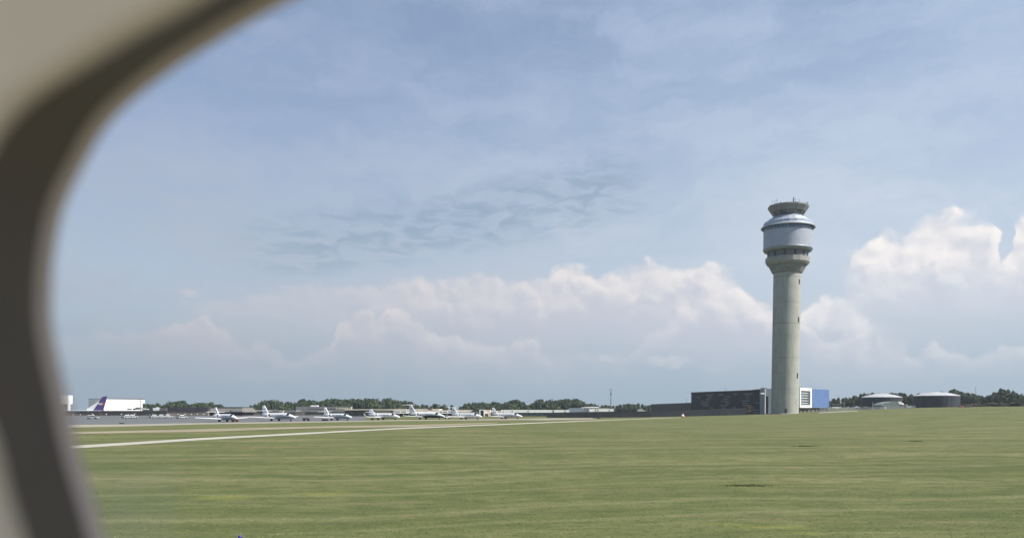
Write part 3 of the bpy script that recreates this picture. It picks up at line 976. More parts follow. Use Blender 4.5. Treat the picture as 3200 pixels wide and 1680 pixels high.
b = MB(); fa(0.05, 12.95, 4.8, 14.6, -.35, 15, b); bld(b, 'portal_block', M_greyside)
b = MB()
fa(0, .95, 4.7, 14.7, 0.25, .9, b); fa(11.5, 13, 4.7, 14.7, 0.25, .9, b); fa(.95, 11.5, 13.3, 14.7, 0.25, .9, b); fa(.95, 11.5, 4.7, 6.0, 0.25, .9, b)
bld(b, 'white_frame', M_white)
b = MB(); fa(.95, 11.5, 6.0, 13.3, -.33, .1, b); bld(b, 'window', mat('portal_glass', (0.12, 0.15, 0.165), 0.2, var=0.3, scale=0.5))
for k in range(5):
    z = 12.2 - k * 1.32
    b = MB(); fa(1.0, 9.6, z - .10, z + .10, 0.05, .35, b); bld(b, 'louvre', M_white)
b = MB(); fa(9.7, 9.95, 6.0, 13.3, -.05, .25, b); bld(b, 'mullion', M_darkmetal)
b = MB(); fa(13.0, 34, 5.0, 14.35, 0.0, 15, b); bld(b, 'blue_cladding', M_blue)
b = MB(); fa(0.6, 33.4, 0.5, 4.75, -1.2, 12, b); bld(b, 'recessed_base', M_browngrey)
for k in range(8):
    b = MB(); fa(1 + k * 4.5, 1.35 + k * 4.5, 0.5, 4.75, -.5, .35, b); bld(b, 'column', M_darkmetal)
for (x, y, z0, z1, r) in ((134, 428, 14, 17.2, .06), (116, 452, 13.3, 16, .05), (109, 520, 7.7, 11.2, .08)):
    b = MB(); b.tube((x, y, z0), (x, y, z1), r); bld(b, 'roof_mast', M_darkmetal)
b = MB(); b.box(128.5, 131, 428, 430, 14.05, 14.9); bld(b, 'roof_unit', M_darkmetal)

# ochre lift standing against the dark facade
p = U(2341, 1289, 409)
lift = thing('scissor_lift', 'ochre yellow lift platform raised against the black wall left of the tower', 'work lift', (p.x, p.y, p.z))
b = MB(); b.box(-.9, .9, -.5, .5, 0.3, .9); b.build('chassis', M_yellow, lift)
b = MB()
for k in range(3):
    z0, z1 = .9 + k * .55, .9 + (k + 1) * .55
    for y in (-.4, .4):
        b.tube((-.7, y, z0), (.7, y, z1), .05, n=6); b.tube((.7, y, z0), (-.7, y, z1), .05, n=6)
b.build('scissor_arm', M_yellow, lift)
b = MB(); b.box(-.8, .8, -.45, .45, 2.6, 3.15); b.build('platform', M_yellow, lift)
for x in (-.6, .6):
    for y in (-.45, .45):
        b = MB(); b.tube((x, y - .1, .22), (x, y + .1, .22), .26, n=12); b.build('wheel', M_tyre, lift)

# ------------------------------------------------------------------ box buildings, placed by what the photo shows at a known depth
def bx(mb, px0, px1, yt, yb, Y, depth, mi=0, zb=None):
    a, c = U(px0, yt, Y), U(px1, yb, Y)
    z0 = c.z if zb is None else zb
    mb.box(a.x, c.x, Y, Y + depth, z0, a.z, mi)


def building(name, label, cat='building', loc=(0, 0, 0)):
    return thing(name, label, cat, loc)


def part(name, m, parent, *boxes):
    """boxes: (px0, px1, ytop, ybottom, Y, depth[, base z])"""
    b = MB()
    for q in boxes:
        bx(b, *q[:6], zb=q[6] if len(q) > 6 else None)
    L = parent.location
    b.v = [(x - L.x, y - L.y, z - L.z) for x, y, z in b.v]
    return b.build(name, m, parent)


# brown retaining annex along the back of the apron
B = building('brown_annex', 'long low brown block building with dark roof edge behind the left apron', loc=(-235, 522, 0))
part('wall', M_brown, B, (-60, 522, 1289.5, 1299, 522, 10, -.3))
part('roof_edge', M_darkroof, B, (-60, 522, 1282.3, 1289.7, 521.6, 11))
for a_, c_ in ((311, 315), (285, 289), (398.5, 401.5)):
    part('pilaster', M_rust, B, (a_, c_, 1289, 1299, 521.2, .4, -.2))
part('dark_opening', M_black, B, (320, 346, 1297, 1299, 521.7, .2, 0))
part('dark_opening', M_black, B, (410, 438, 1296.5, 1298, 521.7, .2))
for px, py in ((229, 1295), (251, 1294.5), (290, 1294), (332, 1293.8), (379, 1293.3), (421, 1293)):
    b = MB(); q = U(px, py, 520.9) - B.location
    b.lathe([(.05, q.z - .32), (.26, q.z - .2), (.33, q.z), (.26, q.z + .2), (.05, q.z + .32)], 10, c=(q.x, q.y)); b.build('wall_lamp', M_white, B)
# brown hangar with dark top band
B = building('brown_hangar', 'brown hangar with a deep black band along its top, beyond the first jet', loc=(-205, 524, 0))
part('wall', M_brown, B, (522.2, 650, 1281, 1298, 524, 25, -.3))
part('top_band', M_darkroof, B, (522.2, 650, 1271.2, 1281.2, 523.5, 26))
for px, py in ((556, 1293.5), (578, 1293.6), (598, 1293.8), (616, 1292.8), (637, 1293)):
    b = MB(); q = U(px, py, 523.4) - B.location
    b.lathe([(.05, q.z - .32), (.26, q.z - .2), (.33, q.z), (.26, q.z + .2), (.05, q.z + .32)], 10, c=(q.x, q.y)); b.build('wall_lamp', M_white, B)
# mansard roofed building
B = building('mansard_building', 'low building with sloping brown grey mansard roof behind the first jet', loc=(-180, 528, 0))
b = MB()
a, c = U(650.2, 1287, 526), U(766, 1287, 526)
b.prism([(a.x, 526), (c.x, 526), (c.x, 551), (a.x, 551)], a.z, U(0, 1273.4, 526).z, top=[(a.x, 528.5), (c.x - 2.4, 528.5), (c.x - 2.4, 549), (a.x, 549)])
b.v = [(x + 180, y - 528, z) for x, y, z in b.v]; b.build('mansard_roof', M_browngrey, B)
part('roof_edge', M_darkroof, B, (650.2, 757, 1270.8, 1273.6, 528.2, 20))
part('skylight_panel', mat('corrugated_grey', (0.27, 0.265, 0.265), 0.6, var=0.2, scale=2, stretch=(1, 1, 3)), B, (722, 757, 1277, 1285.5, 525.9, 1.6))
part('ground_floor', M_black, B, (652, 762, 1287, 1299, 528, 20, -.3))
part('side_annex', M_bluegrey, B, (758, 772.5, 1272, 1284, 560, 12, -1))
part('white_column', M_white, B, (773, 776.8, 1271, 1284.5, 556, 1.5, -1))
# mid brown strip
B = building('brown_grey_sheds', 'row of brown grey low sheds beyond the second jet', loc=(-120, 560, 0))
part('wall', M_browngrey, B, (776.9, 1080, 1285, 1299, 560, 14, -1))
part('front_band', M_greyside, B, (960, 1078, 1279.5, 1286, 559.4, 14), (820, 925, 1281, 1287, 559.4, 14))
part('roof', M_darkroof, B, (810, 850, 1277.5, 1281, 562, 10), (776.9, 825, 1281.5, 1285.2, 559.6, 8))
part('vent_stack', M_greyside, B, (858, 859.5, 1276, 1281.5, 562, .5))
part('vent_stack', M_greyside, B, (865, 866.5, 1276.5, 1281.5, 562, .5))
B = building('cream_kiosk', 'small square cream kiosk showing above the second jet', loc=(-130, 500, 0))
part('wall', M_cream, B, (872.5, 883.5, 1284, 1299, 500, 2.2, -.2))
part('roof', M_cream, B, (871, 885, 1282, 1284.1, 499.7, 2.8))
B = building('grey_warehouse', 'flat grey warehouse with small rooftop unit in front of the trees', loc=(-150, 610, 0))
part('wall', M_greyside, B, (925, 1049.5, 1269.5, 1284, 610, 20, -4.5))
part('roof_edge', M_darkroof, B, (960, 1078, 1277.3, 1279.2, 600, 9))
part('rooftop_unit', M_white, B, (971, 993, 1265.2, 1269.6, 613, 3))
B = building('cream_upper_block', 'raised cream block with a thin dark roof line before the trees', loc=(-120, 600, 0))
part('wall', M_cream, B, (1049.7, 1098.5, 1268.2, 1284, 600, 3, -4.5))
part('roof_edge', M_darkroof, B, (1049, 1099.2, 1266.6, 1268.3, 599.6, 3.6))
part('vent', M_rust, B, (1057, 1058.3, 1271, 1274, 599.8, .3))
part('vent', M_rust, B, (1091, 1092.3, 1271, 1274, 599.8, .3))
# cream terminal
B = building('cream_terminal', 'long cream aviation terminal with white framed windows behind the parked jets', loc=(-70, 470, 0))
part('roof', M_cream, B, (1077, 1338, 1277.3, 1280.8, 470, 26))
part('roof_tail', M_cream, B, (1350, 1373, 1277.0, 1280.8, 470, 20))
part('roof_unit', M_rust, B, (1343, 1350, 1275, 1280.8, 470.3, 4))
part('roof_unit', M_rust, B, (1242, 1249, 1274.6, 1277.2, 474, 3))
part('roof_unit', M_black, B, (1339, 1343, 1274, 1280.8, 470.3, 4))
part('recess_bay', M_browngrey, B, (1077, 1171, 1281, 1300, 473, 18, -.2))
part('slatted_wall', M_creamd, B, (1171.2, 1222, 1281.2, 1300, 471, 20, -.2))
part('brick_pier', M_rust, B, (1222.2, 1227.8, 1281.2, 1300, 470.6, 20, -.2))
part('upper_wall', M_cream, B, (1228, 1417, 1281.2, 1291.2, 470.2, 20))
for px0, px1 in ((1232, 1250), (1254.5, 1270), (1374, 1382.5), (1385, 1397.5), (1402, 1413)):
    f = part('window_frame', M_white, B, (px0 - 1, px1 + 1, 1282.6, 1289.3, 470.05, .13))
    part('window_glass', M_greyside, f, (px0, px1, 1283.6, 1288.6, 469.98, .06)).location -= B.location
part('canopy', M_white, B, (1227.5, 1417, 1289.6, 1291.0, 466.5, 3.7))
part('ground_floor', M_black, B, (1228, 1417, 1291.2, 1301, 473, 16, -.2))
for px in (1246, 1260, 1277, 1398, 1414):
    part('canopy_column', M_white, B, (px, px + 1.6, 1291, 1300, 467, .3, 0))
# cream-pink hall with portal
B = building('pinkish_hall', 'pale pinkish hall with dark rooflight and tall white entrance portal', loc=(-25, 462, 0))
part('wall', mat('pink_stucco', (0.56, 0.47, 0.40), 0.85, var=0.1, scale=0.2), B, (1417.2, 1531.5, 1279.4, 1301, 462, 22, -.2))
part('string_course', M_white, B, (1417.2, 1498, 1285.3, 1287.2, 461.4, .7), (1514.8, 1531.5, 1288.6, 1291.5, 461.4, .7))
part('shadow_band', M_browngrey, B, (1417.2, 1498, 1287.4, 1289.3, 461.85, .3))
b = MB(); a, c = U(1472, 1284.6, 461.2), U(1498, 1279.6, 461.2)
b.add([(a.x, 461.2, a.z), (c.x, 461.2, a.z), (c.x, 461.2, c.z), (a.x + 1.2, 461.2, c.z), (a.x, 462, a.z), (c.x, 462, a.z), (c.x, 462, c.z), (a.x + 1.2, 462, c.z)],
      [(0, 1, 2, 3), (0, 3, 7, 4), (3, 2, 6, 7), (1, 5, 6, 2)])
b.v = [(x + 25, y - 462, z) for x, y, z in b.v]; b.build('rooflight', M_darkroof, B)
part('portal_frame', M_white, B, (1498, 1501.4, 1279, 1301, 460.2, 1.7, 0), (1511.4, 1514.6, 1279, 1301, 460.2, 1.7, 0), (1501.4, 1511.4, 1279, 1281.3, 460.2, 1.7))
part('portal_glass', M_glass, B, (1501.4, 1511.4, 1281.3, 1301, 461.2, .5, 0))
part('porch_opening', M_rust, B, (1514.8, 1526, 1291.6, 1301, 461.7, .2, 0))
part('porch_column', M_white, B, (1526, 1528.6, 1291.5, 1302, 459.8, .5, 0))
B = building('cream_link', 'low cream link wing between the pinkish hall and the white hangars', loc=(-10, 470, 0))
part('wall', M_cream, B, (1531.8, 1566, 1282, 1288.5, 470, 14))
part('ground_floor', M_black, B, (1531.8, 1566, 1288.6, 1302, 472, 12, -.2))
part('brick_pier', M_rust, B, (1531.8, 1540, 1288.6, 1302, 471.4, .5, -.2))
# long white-roofed hangar row
B = building('white_hangar_row', 'long hangar row with white fascia and blue window strip, right of the jets', loc=(30, 480, 0))
part('fascia', M_white, B, (1566.3, 1779, 1279.6, 1288.2, 480, 24))
part('fascia_joint', M_greyside, B, (1573, 1573.8, 1281, 1288, 479.8, .3), (1601, 1601.8, 1281, 1288, 479.8, .3), (1728, 1731.5, 1280, 1287.5, 479.8, .3), (1766, 1767.2, 1279.8, 1287.8, 479.8, .3), (1651, 1651.6, 1280, 1288, 479.8, .3))
part('ground_floor', M_bluegrey, B, (1566.3, 1779, 1288.3, 1306, 482, 20, -.3))
for k in range(17):
    x0 = 1617 + k * 5.4 + random.uniform(-.8, .8)
    part('window', (M_bluewin, M_glass, M_bluegrey)[k % 3], B, (x0, x0 + 3.6, 1289.6 + random.random(), 1293.5 + random.random() * 2, 481.8, .25))
B = building('dark_grey_store', 'plain grey box building between two white hangars', loc=(60, 500, 0))
part('wall', M_bluegrey, B, (1780, 1822.3, 1273.8, 1288, 500, 16, -.5))
B = building('white_hangar', 'white hangar with rounded front gable behind the dark fence', loc=(80, 505, 0))
b = MB(); a = U(1823, 1286, 505); c = U(1871, 1270.6, 505)
prof = [(a.x, a.z - 3), (a.x, c.z - .7), (a.x + .8, c.z), (c.x, c.z + .1), (c.x, a.z - 3)]
vs = [(x, 505, z) for x, z in prof] + [(x, 525, z) for x, z in prof]
b.add(vs, [(0, 4, 3, 2, 1), (5, 6, 7, 8, 9)] + [(i, (i + 1) % 5, 5 + (i + 1) % 5, 5 + i) for i in range(5)])
b.v = [(x - 80, y - 505, z) for x, y, z in b.v]; b.build('wall', M_white, B)
part('dark_door', M_greyside, B, (1825, 1842, 1273, 1285, 504.8, .3))
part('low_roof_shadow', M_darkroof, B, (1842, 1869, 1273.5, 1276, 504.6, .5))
B = building('white_low_shed', 'low white shed with a brownish end wall beside the light mast', loc=(95, 498, 0))
part('wall', M_white, B, (1842, 1917.5, 1276.2, 1290, 498, 6, -.3))
part('joint', M_greyside, B, (1861, 1862.4, 1276.5, 1284, 497.8, .3), (1868.5, 1870, 1276.5, 1284, 497.8, .3), (1905, 1906, 1277, 1284, 497.8, .3))
part('end_wall', M_rust, B, (1917.6, 1923, 1276, 1290, 498.2, 6, -.3))
part('rear_roof', M_brown, B, (1872, 1904, 1273.4, 1276.2, 501, 3))
# dark screen fence in front of all this
sf = thing('screen_fence', 'long black screened perimeter fence running left from the tower building', 'fence', (60, 384, 0))
b = MB(); b2 = MB()
prof_f = [(1708, 1288.5), (1780, 1287), (1880, 1285.2), (1960, 1284), (2034, 1282.5)]
for i in range(len(prof_f) - 1):
    (x0, y0), (x1, y1) = prof_f[i], prof_f[i + 1]
    Ya, Yb = 384, 384
    a, c = U(x0, y0, Ya), U(x1, y1, Yb)
    g0, g1 = ground_z(a.x, Ya) - .3, ground_z(c.x, Yb) - .3
    vs = []
    for (p_, g_) in ((a, g0), (c, g1)):
        for yy in (0, .12):
            vs += [(p_.x - 60, p_.y + yy - 384, g_), (p_.x - 60, p_.y + yy - 384, p_.z)]
    b.add(vs, [(0, 4, 5, 1), (2, 3, 7, 6), (1, 5, 7, 3), (0, 1, 3, 2), (4, 6, 7, 5)])
b.build('screen', M_screen, sf)
for px in range(1708, 2040, 26):
    y_ = np.interp(px, [q[0] for q in prof_f], [q[1] for q in prof_f])
    a = U(px, y_ - .6, 383.9); b = MB(); b.tube((a.x - 60, -.1, ground_z(a.x, 384) - .2), (a.x - 60, -.1, a.z), .045, n=6); b.build('fence_post', M_darkmetal, sf)
# fence continues in grey mesh before the dark building
M_screen2 = mat('grey_screen', (0.038, 0.044, 0.052), 0.85, var=0.25, scale=0.12, stretch=(1, 1, 4))
gf = thing('screen_fence', 'lower grey screened fence on the grass in front of the black tower building', 'fence', (95, 392, 0))
mesh_m = bpy.data.materials.new('wire_mesh'); mesh_m.use_nodes = True
q = G(mesh_m.node_tree); pbs = mesh_m.node_tree.nodes['Principled BSDF']
pbs.inputs['Base Color'].default_value = (0.13, 0.15, 0.165, 1); pbs.inputs['Roughness'].default_value = .7
pp = mesh_m.node_tree.nodes.new('ShaderNodeNewGeometry').outputs['Position']
X_, Y_, Z_ = q.sep(pp)[0:3]
wv = q.m('FRACT', q.m('MULTIPLY', q.m('ADD', X_, Z_), 7.0)); wv2 = q.m('FRACT', q.m('MULTIPLY', q.m('SUBTRACT', X_, Z_), 7.0))
q.put(pbs.inputs['Alpha'], q.m('MAXIMUM', q.m('LESS_THAN', wv, 0.28), q.m('LESS_THAN', wv2, 0.28)))
b = MB()
pf = [(2034, 1285, 392), (2140, 1281.5, 392), (2260, 1276, 392), (2335, 1273.5, 392)]
for i in range(3):
    a, c = U(*pf[i]), U(*pf[i + 1])
    b.add([(a.x - 95, a.y - 392, ground_z(a.x, a.y) - .1), (c.x - 95, c.y - 392, ground_z(c.x, c.y) - .1), (c.x - 95, c.y - 392, c.z), (a.x - 95, a.y - 392, a.z)], [(0, 1, 2, 3)])
b.build('screen', M_screen2, gf)
for px in range(2034, 2336, 20):
    y_ = np.interp(px, [q_[0] for q_ in pf], [q_[1] for q_ in pf]); a = U(px, y_, 391.9)
    b = MB(); b.tube((a.x - 95, -.1, ground_z(a.x, 392) - .2), (a.x - 95, -.1, a.z), .04, n=6); b.build('fence_post', M_darkmetal, gf)
# right hand fence
rf = thing('mesh_fence', 'grey brown chain link fence running right from the blue building to the tanks', 'fence', (160, 440, 0))
b = MB(); pf = [(2560, 1273.5, 425), (2700, 1271.5, 440), (2862, 1266, 455)]
for i in range(2):
    a, c = U(*pf[i]), U(*pf[i + 1])
    b.add([(a.x - 160, a.y - 440, ground_z(a.x, a.y) - .1), (c.x - 160, c.y - 440, ground_z(c.x, c.y) - .1), (c.x - 160, c.y - 440, c.z), (a.x - 160, a.y - 440, a.z)], [(0, 1, 2, 3)])
b.build('wire_mesh', mesh_m, rf)
for px in range(2564, 2860, 22):
    y_ = np.interp(px, [q_[0] for q_ in pf], [q_[1] for q_ in pf]); Yp = np.interp(px, [q_[0] for q_ in pf], [q_[2] for q_ in pf])
    a = U(px, y_, Yp - .1); b = MB(); b.tube((a.x - 160, a.y - 440, ground_z(a.x, a.y) - .2), (a.x - 160, a.y - 440, a.z), .045, n=6); b.build('fence_post', M_darkmetal, rf)

# light mast
p = U(1909, 1284, 540)
mast = thing('light_mast', 'tall thin floodlight mast with box head standing over the white sheds', 'light mast', (p.x, 540, 0))
zt_ = U(0, 1217, 540).z
b = MB(); b.tube((0, 0, -.5), (0, 0, zt_), .30, .13, n=8); b.build('pole', M_darkmetal, mast)
b = MB(); b.box(-.85, .85, -.35, .35, zt_ - .3, zt_ + .45); b.box(-1.0, -.45, -.5, .3, zt_ - .2, zt_ + .35); b.build('lamp_head', M_metal, mast)
b = MB(); zc_ = U(0, 1230, 540).z; b.tube((0, 0, zc_ - .9), (0, 0, zc_ + .9), .34, .34, n=8); b.build('equipment_collar', M_darkmetal, mast)

# cargo hangar and other far-left structures
HG = 640
B = building('white_cargo_hangar', 'big white flat roofed cargo hangar with overhanging right corner', loc=(-310, HG, -4.5))
def hface(px):      # plan position on the slanting front wall
    t = (px - 322) / 130
    Yh = 622 + 26 * t
    return Vector(((px - 1600) * Yh / F, Yh, 0))


for nm_, mm_, x0_, x1_, y0_, y1_, o_ in (('wall', M_white, 322, 445.5, 1246, None, 0), ('overhang', M_white, 445.5, 452, 1246, 1259, 0),
                                         ('corner_joint', M_greyside, 438, 440, 1247, None, -.12), ('roof_edge', M_darkroof, 322, 452, 1245, 1246.1, -.3)):
    a, c = hface(x0_), hface(x1_)
    dd = (c - a).normalized(); nn_ = Vector((dd.y, -dd.x, 0))
    z1_ = EYE + (HY - y0_) * 640 / F; z0_ = -4.6 if y1_ is None else EYE + (HY - y1_) * 640 / F
    a2, c2 = a + nn_ * -o_, c + nn_ * -o_
    dep = 22 if o_ == 0 else .3
    if nm_ == 'roof_edge': dep = 22
    pts_ = [a2, c2, c2 - nn_ * dep, a2 - nn_ * dep]
    b = MB(); b.prism([(p_.x + 310, p_.y - HG) for p_ in pts_], z0_ + 4.5, z1_ + 4.5); b.build(nm_, mm_, B)
part('service_box', M_greyside, B, (422.5, 437, 1271.5, 1279.5, HG - 26, 3))
part('service_box', M_greyside, B, (397.5, 407, 1275, 1280, HG - 26, 3))
part('dark_door', M_black, B, (415, 419.5, 1275, 1280, HG - 26, 1.9))
B = building('white_storage_block', 'off white block with a darker lower half at the left window edge', loc=(-330, 600, -4.5))
part('upper_wall', M_white, B, (170, 213.5, 1234, 1262, 600, 6))
part('lower_wall', M_greyside, B, (170, 210, 1262, 1285, 600.4, 5, -4.6))
part('corner_column', M_white, B, (210.2, 213.5, 1262, 1285, 600, 3, -4.6))

# ------------------------------------------------------------------ freight aircraft tail
FY = 600.0
fr_x = U(310, 0, FY).x
fr = thing('freight_airliner', 'white freight airliner whose tall purple tail fin stands before the white hangar', 'airliner', (fr_x, FY, -4.5))


def FP(px, py, dy=0.0):
    q = U(px, py, FY + dy)
    return (q.x - fr_x, dy, q.z + 4.5)


def blade(mb, pts, th, mi=0):
    """flat wing-like plate from an outline in the XZ plane, thickness th along Y"""
    n = len(pts)
    vs = [(x, -th, z) for x, z in pts] + [(x, th, z) for x, z in pts]
    mb.add(vs, [tuple(range(n)), tuple(range(n, 2 * n))[::-1]] + [(i, (i + 1) % n, n + (i + 1) % n, n + i) for i in range(n)], mi)


zf = FP(0, 1281.3)[2]
b = MB()
rF = 2.6
rings = []
for (x, r, dz_) in ((-52, .3, -.8), (-50, 1.3, -.5), (-47, 2.1, -.2), (-43, rF, 0), (-8, rF, 0), (0, 2.2, .35), (7, 1.3, 1.1), (12, .5, 1.6)):
    rings.append([(x, r * math.cos(t), zf - rF + dz_ + r * math.sin(t)) for t in np.linspace(0, 2 * math.pi, 20, endpoint=False)])
b.loft(rings); b.build('fuselage', M_jet, fr)
fin = [(px, py) for px, py in ((290, 1283.5), (297, 1274), (305, 1262.5), (312.5, 1251), (319.5, 1240.5), (324, 1237.8), (334.5, 1237.3), (331, 1252), (323, 1279.5), (324.5, 1281), (328, 1283.5))]
b = MB(); blade(b, [(FP(x, y)[0], FP(x, y)[2]) for x, y in fin], .28)
finobj = b.build('tail_fin', M_purple, fr)
dors = [(271, 1283.5), (272, 1276.5), (286, 1267.5), (300, 1259), (311.5, 1250.5), (304.6, 1262.5), (296.5, 1274), (289.6, 1283.5)]
b = MB(); blade(b, [(FP(x, y)[0], FP(x, y)[2]) for x, y in dors], .22)
b.build('dorsal_fin', M_jet, fr)
b = MB(); le = [(311.3, 1250.8), (318.5, 1240.2), (323.5, 1237.2), (334.6, 1236.5), (334.6, 1237.5), (323.8, 1238.1), (319.2, 1240.9), (312, 1251.5)]
blade(b, [(FP(x, y)[0], FP(x, y)[2]) for x, y in le], .32); b.build('fin_leading_edge', M_metal, fr)
q_ = FP(307.2, 1264.0); xe_ = 0.0
for txt, m_ in (('Fed', M_white), ('Ex', M_orange)):
    cu = bpy.data.curves.new('lettering', 'FONT'); cu.body = txt; cu.size = 2.25; cu.extrude = .03; cu.offset = .045
    cu.space_character = 0.86
    tmp = bpy.data.objects.new('lettering_curve', cu); col.objects.link(tmp)
    bpy.context.view_layer.update()
    me_ = bpy.data.meshes.new_from_object(tmp.evaluated_get(bpy.context.evaluated_depsgraph_get()))
    bpy.data.objects.remove(tmp); bpy.data.curves.remove(cu)
    me_.transform(Matrix.Rotation(R(90), 4, 'X')); me_.transform(Matrix.Translation((xe_, 0, 0)))
    me_.materials.clear(); me_.materials.append(m_)
    xe_ = max(v.co.x for v in me_.vertices) + .12
    o = bpy.data.objects.new('lettering', me_); col.objects.link(o); o.parent = fr
    o.location = (q_[0], -.34, q_[2])
b = MB(); b.box(FP(310, 0)[0], FP(316, 0)[0], -.3, -.27, FP(0, 1282.6)[2], FP(0, 1281.4)[2]); b.build('registration_mark', M_white, fr)
for sgn in (-1, 1):
    b = MB()
    vs = []
    for z_ in (0, .9):
        pass
    zw = zf - rF * 1.6
    pl = [(-24, 0), (-14, 0), (-9, sgn * 22), (-12, sgn * 22)]
    b.prism(pl, zw, zw + .6); b.build('wing', M_jet, fr)
    b = MB(); b.prism([(1, 0), (7, 0), (10, sgn * 8), (7.5, sgn * 8)], zf - 1.8, zf - 1.5); b.build('tailplane', M_jetnavy, fr)
    b = MB(); b.tube((-27, sgn * 8, zw - 1.2), (-19, sgn * 8, zw - 1.2), 1.5, 1.1, n=16); b.build('engine', M_jet, fr)
    b = MB(); b.tube((-16, sgn * 3, 0.6), (-16, sgn * 3, zw), .2); b.tube((-16, sgn * 3 - .4, .6), (-16, sgn * 3 + .4, .6), .6, n=14); b.build('landing_gear', M_tyre, fr)
b = MB(); b.tube((-44, 0, .5), (-44, 0, zf - rF * 1.7), .15); b.tube((-44, -.3, .5), (-44, .3, .5), .5, n=12); b.build('nose_gear', M_tyre, fr)

# ------------------------------------------------------------------ business jets
def make_jet(name, label, L=16.0, span=16.5, tail='cross', belly='grey', nwin=7, sweep=0.22, winglet=False, finh=1.0):
    """local frame: +x towards the nose, wheels on z = 0"""
    j = thing(name, label, 'jet', group='business jets parked in a row on the apron')
    k = L / 16.0
    rf_ = 0.88 * (k ** 0.6)
    zc = 1.45 * k ** 0.5
    xn = L / 2
    st = [(-L * .47, .10, .62), (-L * .42, .34, .50), (-L * .34, .66, .22), (-L * .24, .95, .04), (-L * .12, 1, 0), (L * .22, 1, 0),
          (L * .285, .98, -.01), (L * .33, .86, -.10), (L * .37, .70, -.22), (L * .42, .56, -.34), (L * .465, .36, -.46), (L * .5, .08, -.56)]
    n = 20; rings = []
    for (x, r, dz_) in st:
        rings.append([(x, r * rf_ * math.sin(t), zc + dz_ * rf_ + r * rf_ * 1.05 * math.cos(t)) for t in np.linspace(0, 2 * math.pi, n, endpoint=False)])

    def mf(kk, i):
        c_ = math.cos(2 * math.pi * (i + .5) / n)
        if belly == 'grey':
            return 2 if -.45 < c_ < -.12 else (1 if c_ < -.45 else 0)
        if belly == 'navy':
            return 3 if c_ < -.12 else 0
        return 1 if c_ < -.55 else 0
    b = MB(); b.loft(rings, mfun=mf, smooth=True); b.build('fuselage', [M_jet, M_jetgrey, M_jetstripe, M_jetnavy], j)
    # windscreen: dark wrap of the front upper shell
    b = MB(); ws = []
    for (x, r, dz_) in ((L * .292, .985, -.015), (L * .318, .92, -.06), (L * .348, .80, -.15)):
        ws.append([(x, r * rf_ * 1.02 * math.sin(t), zc + dz_ * rf_ + r * rf_ * 1.08 * math.cos(t)) for t in np.linspace(-1.25, 1.25, 13)])
    nn = 13
    vs = [p_ for r_ in ws for p_ in r_]
    b.add(vs, [(a_ * nn + i, a_ * nn + i + 1, (a_ + 1) * nn + i + 1, (a_ + 1) * nn + i) for a_ in range(2) for i in range(nn - 1)], 0, True)
    b.build('windscreen', M_glass, j)
    for sgn in (-1, 1):
        for i in range(nwin):
            x = L * .19 - i * L * .046
            y = sgn * rf_ * .965; z = zc + rf_ * .30
            b = MB(); vs = []
            for t in np.linspace(0, 2 * math.pi, 10, endpoint=False):
                vs.append((x + .17 * math.cos(t), y + .01 * sgn, z + .23 * math.sin(t)))
            for t in np.linspace(0, 2 * math.pi, 10, endpoint=False):
                vs.append((x + .17 * math.cos(t), y - .05 * sgn, z + .23 * math.sin(t)))
            b.add(vs, [tuple(range(10)), tuple(range(10, 20))[::-1]] + [(a_, (a_ + 1) % 10, 10 + (a_ + 1) % 10, 10 + a_) for a_ in range(10)])
            b.build('window', M_glass, j)
        # wing
        hs = span / 2; b = MB()
        rt_, tp_ = L * .17, L * .065
        x0 = L * .02
        pts_r = []
        for (yy, ch, xx, zz, th) in ((rf_ * .2, rt_, x0, zc - rf_ * .80, .24), (hs, tp_, x0 - hs * sweep, zc - rf_ * .80 + hs * .055, .11)):
            pr_ = [(xx, 0), (xx - ch * .25, th), (xx - ch * .65, th * .7), (xx - ch, 0), (xx - ch * .6, -th * .5), (xx - ch * .2, -th * .6)]
            pts_r.append([(px_, sgn * yy, zz + pz_) for px_, pz_ in pr_])
        b.loft(pts_r if sgn > 0 else [q[::-1] for q in pts_r], smooth=False)
        wob = b.build('wing', M_jet, j)
        if winglet:
            b = MB(); xt = x0 - hs * sweep; zt2 = zc - rf_ * .8 + hs * .055
            b.loft([[(xt, sgn * hs, zt2), (xt - tp_, sgn * hs, zt2), (xt - tp_, sgn * (hs - .06), zt2), (xt, sgn * (hs - .06), zt2)],
                    [(xt - .5, sgn * (hs + .22), zt2 + 1.15), (xt - .5 - tp_ * .5, sgn * (hs + .22), zt2 + 1.15), (xt - .5 - tp_ * .5, sgn * (hs + .16), zt2 + 1.15), (xt - .5, sgn * (hs + .16), zt2 + 1.15)]], smooth=False)
            b.build('winglet', M_jet, j)
        # engine nacelle with dark intake
        ex, ey, ez = -L * .13, sgn * (rf_ + .62 * k), zc + rf_ * .42
        er = .50 * k ** .7; EL = 2.7 * k
        rg = []
        for (xx, r) in ((ex + .02, er * .80), (ex, er * .93), (ex - .25, er * 1.03), (ex - EL * .5, er), (ex - EL * .85, er * .78), (ex - EL, er * .62)):
            rg.append([(xx, ey + r * math.sin(t), ez + r * math.cos(t)) for t in np.linspace(0, 2 * math.pi, 16, endpoint=False)])
        b = MB(); b.loft(rg, caps=False)
        b.obox(((ex - EL * .55), sgn * (rf_ + .1 * k), ez - .05), (1, 0, 0), EL * .28, (0, 1, 0), .3 * k, .07)
        e_ = b.build('engine', M_jet, j)
        b = MB(); b.loft([[(ex - .04, ey + er * .82 * math.sin(t), ez + er * .82 * math.cos(t)) for t in np.linspace(0, 2 * math.pi, 16, endpoint=False)],
                          [(ex - .5, ey + er * .7 * math.sin(t), ez + er * .7 * math.cos(t)) for t in np.linspace(0, 2 * math.pi, 16, endpoint=False)]])
        b.build('intake', M_black, e_)
        # main gear
        b = MB(); gx, gy = -L * .07, sgn * 1.35 * k
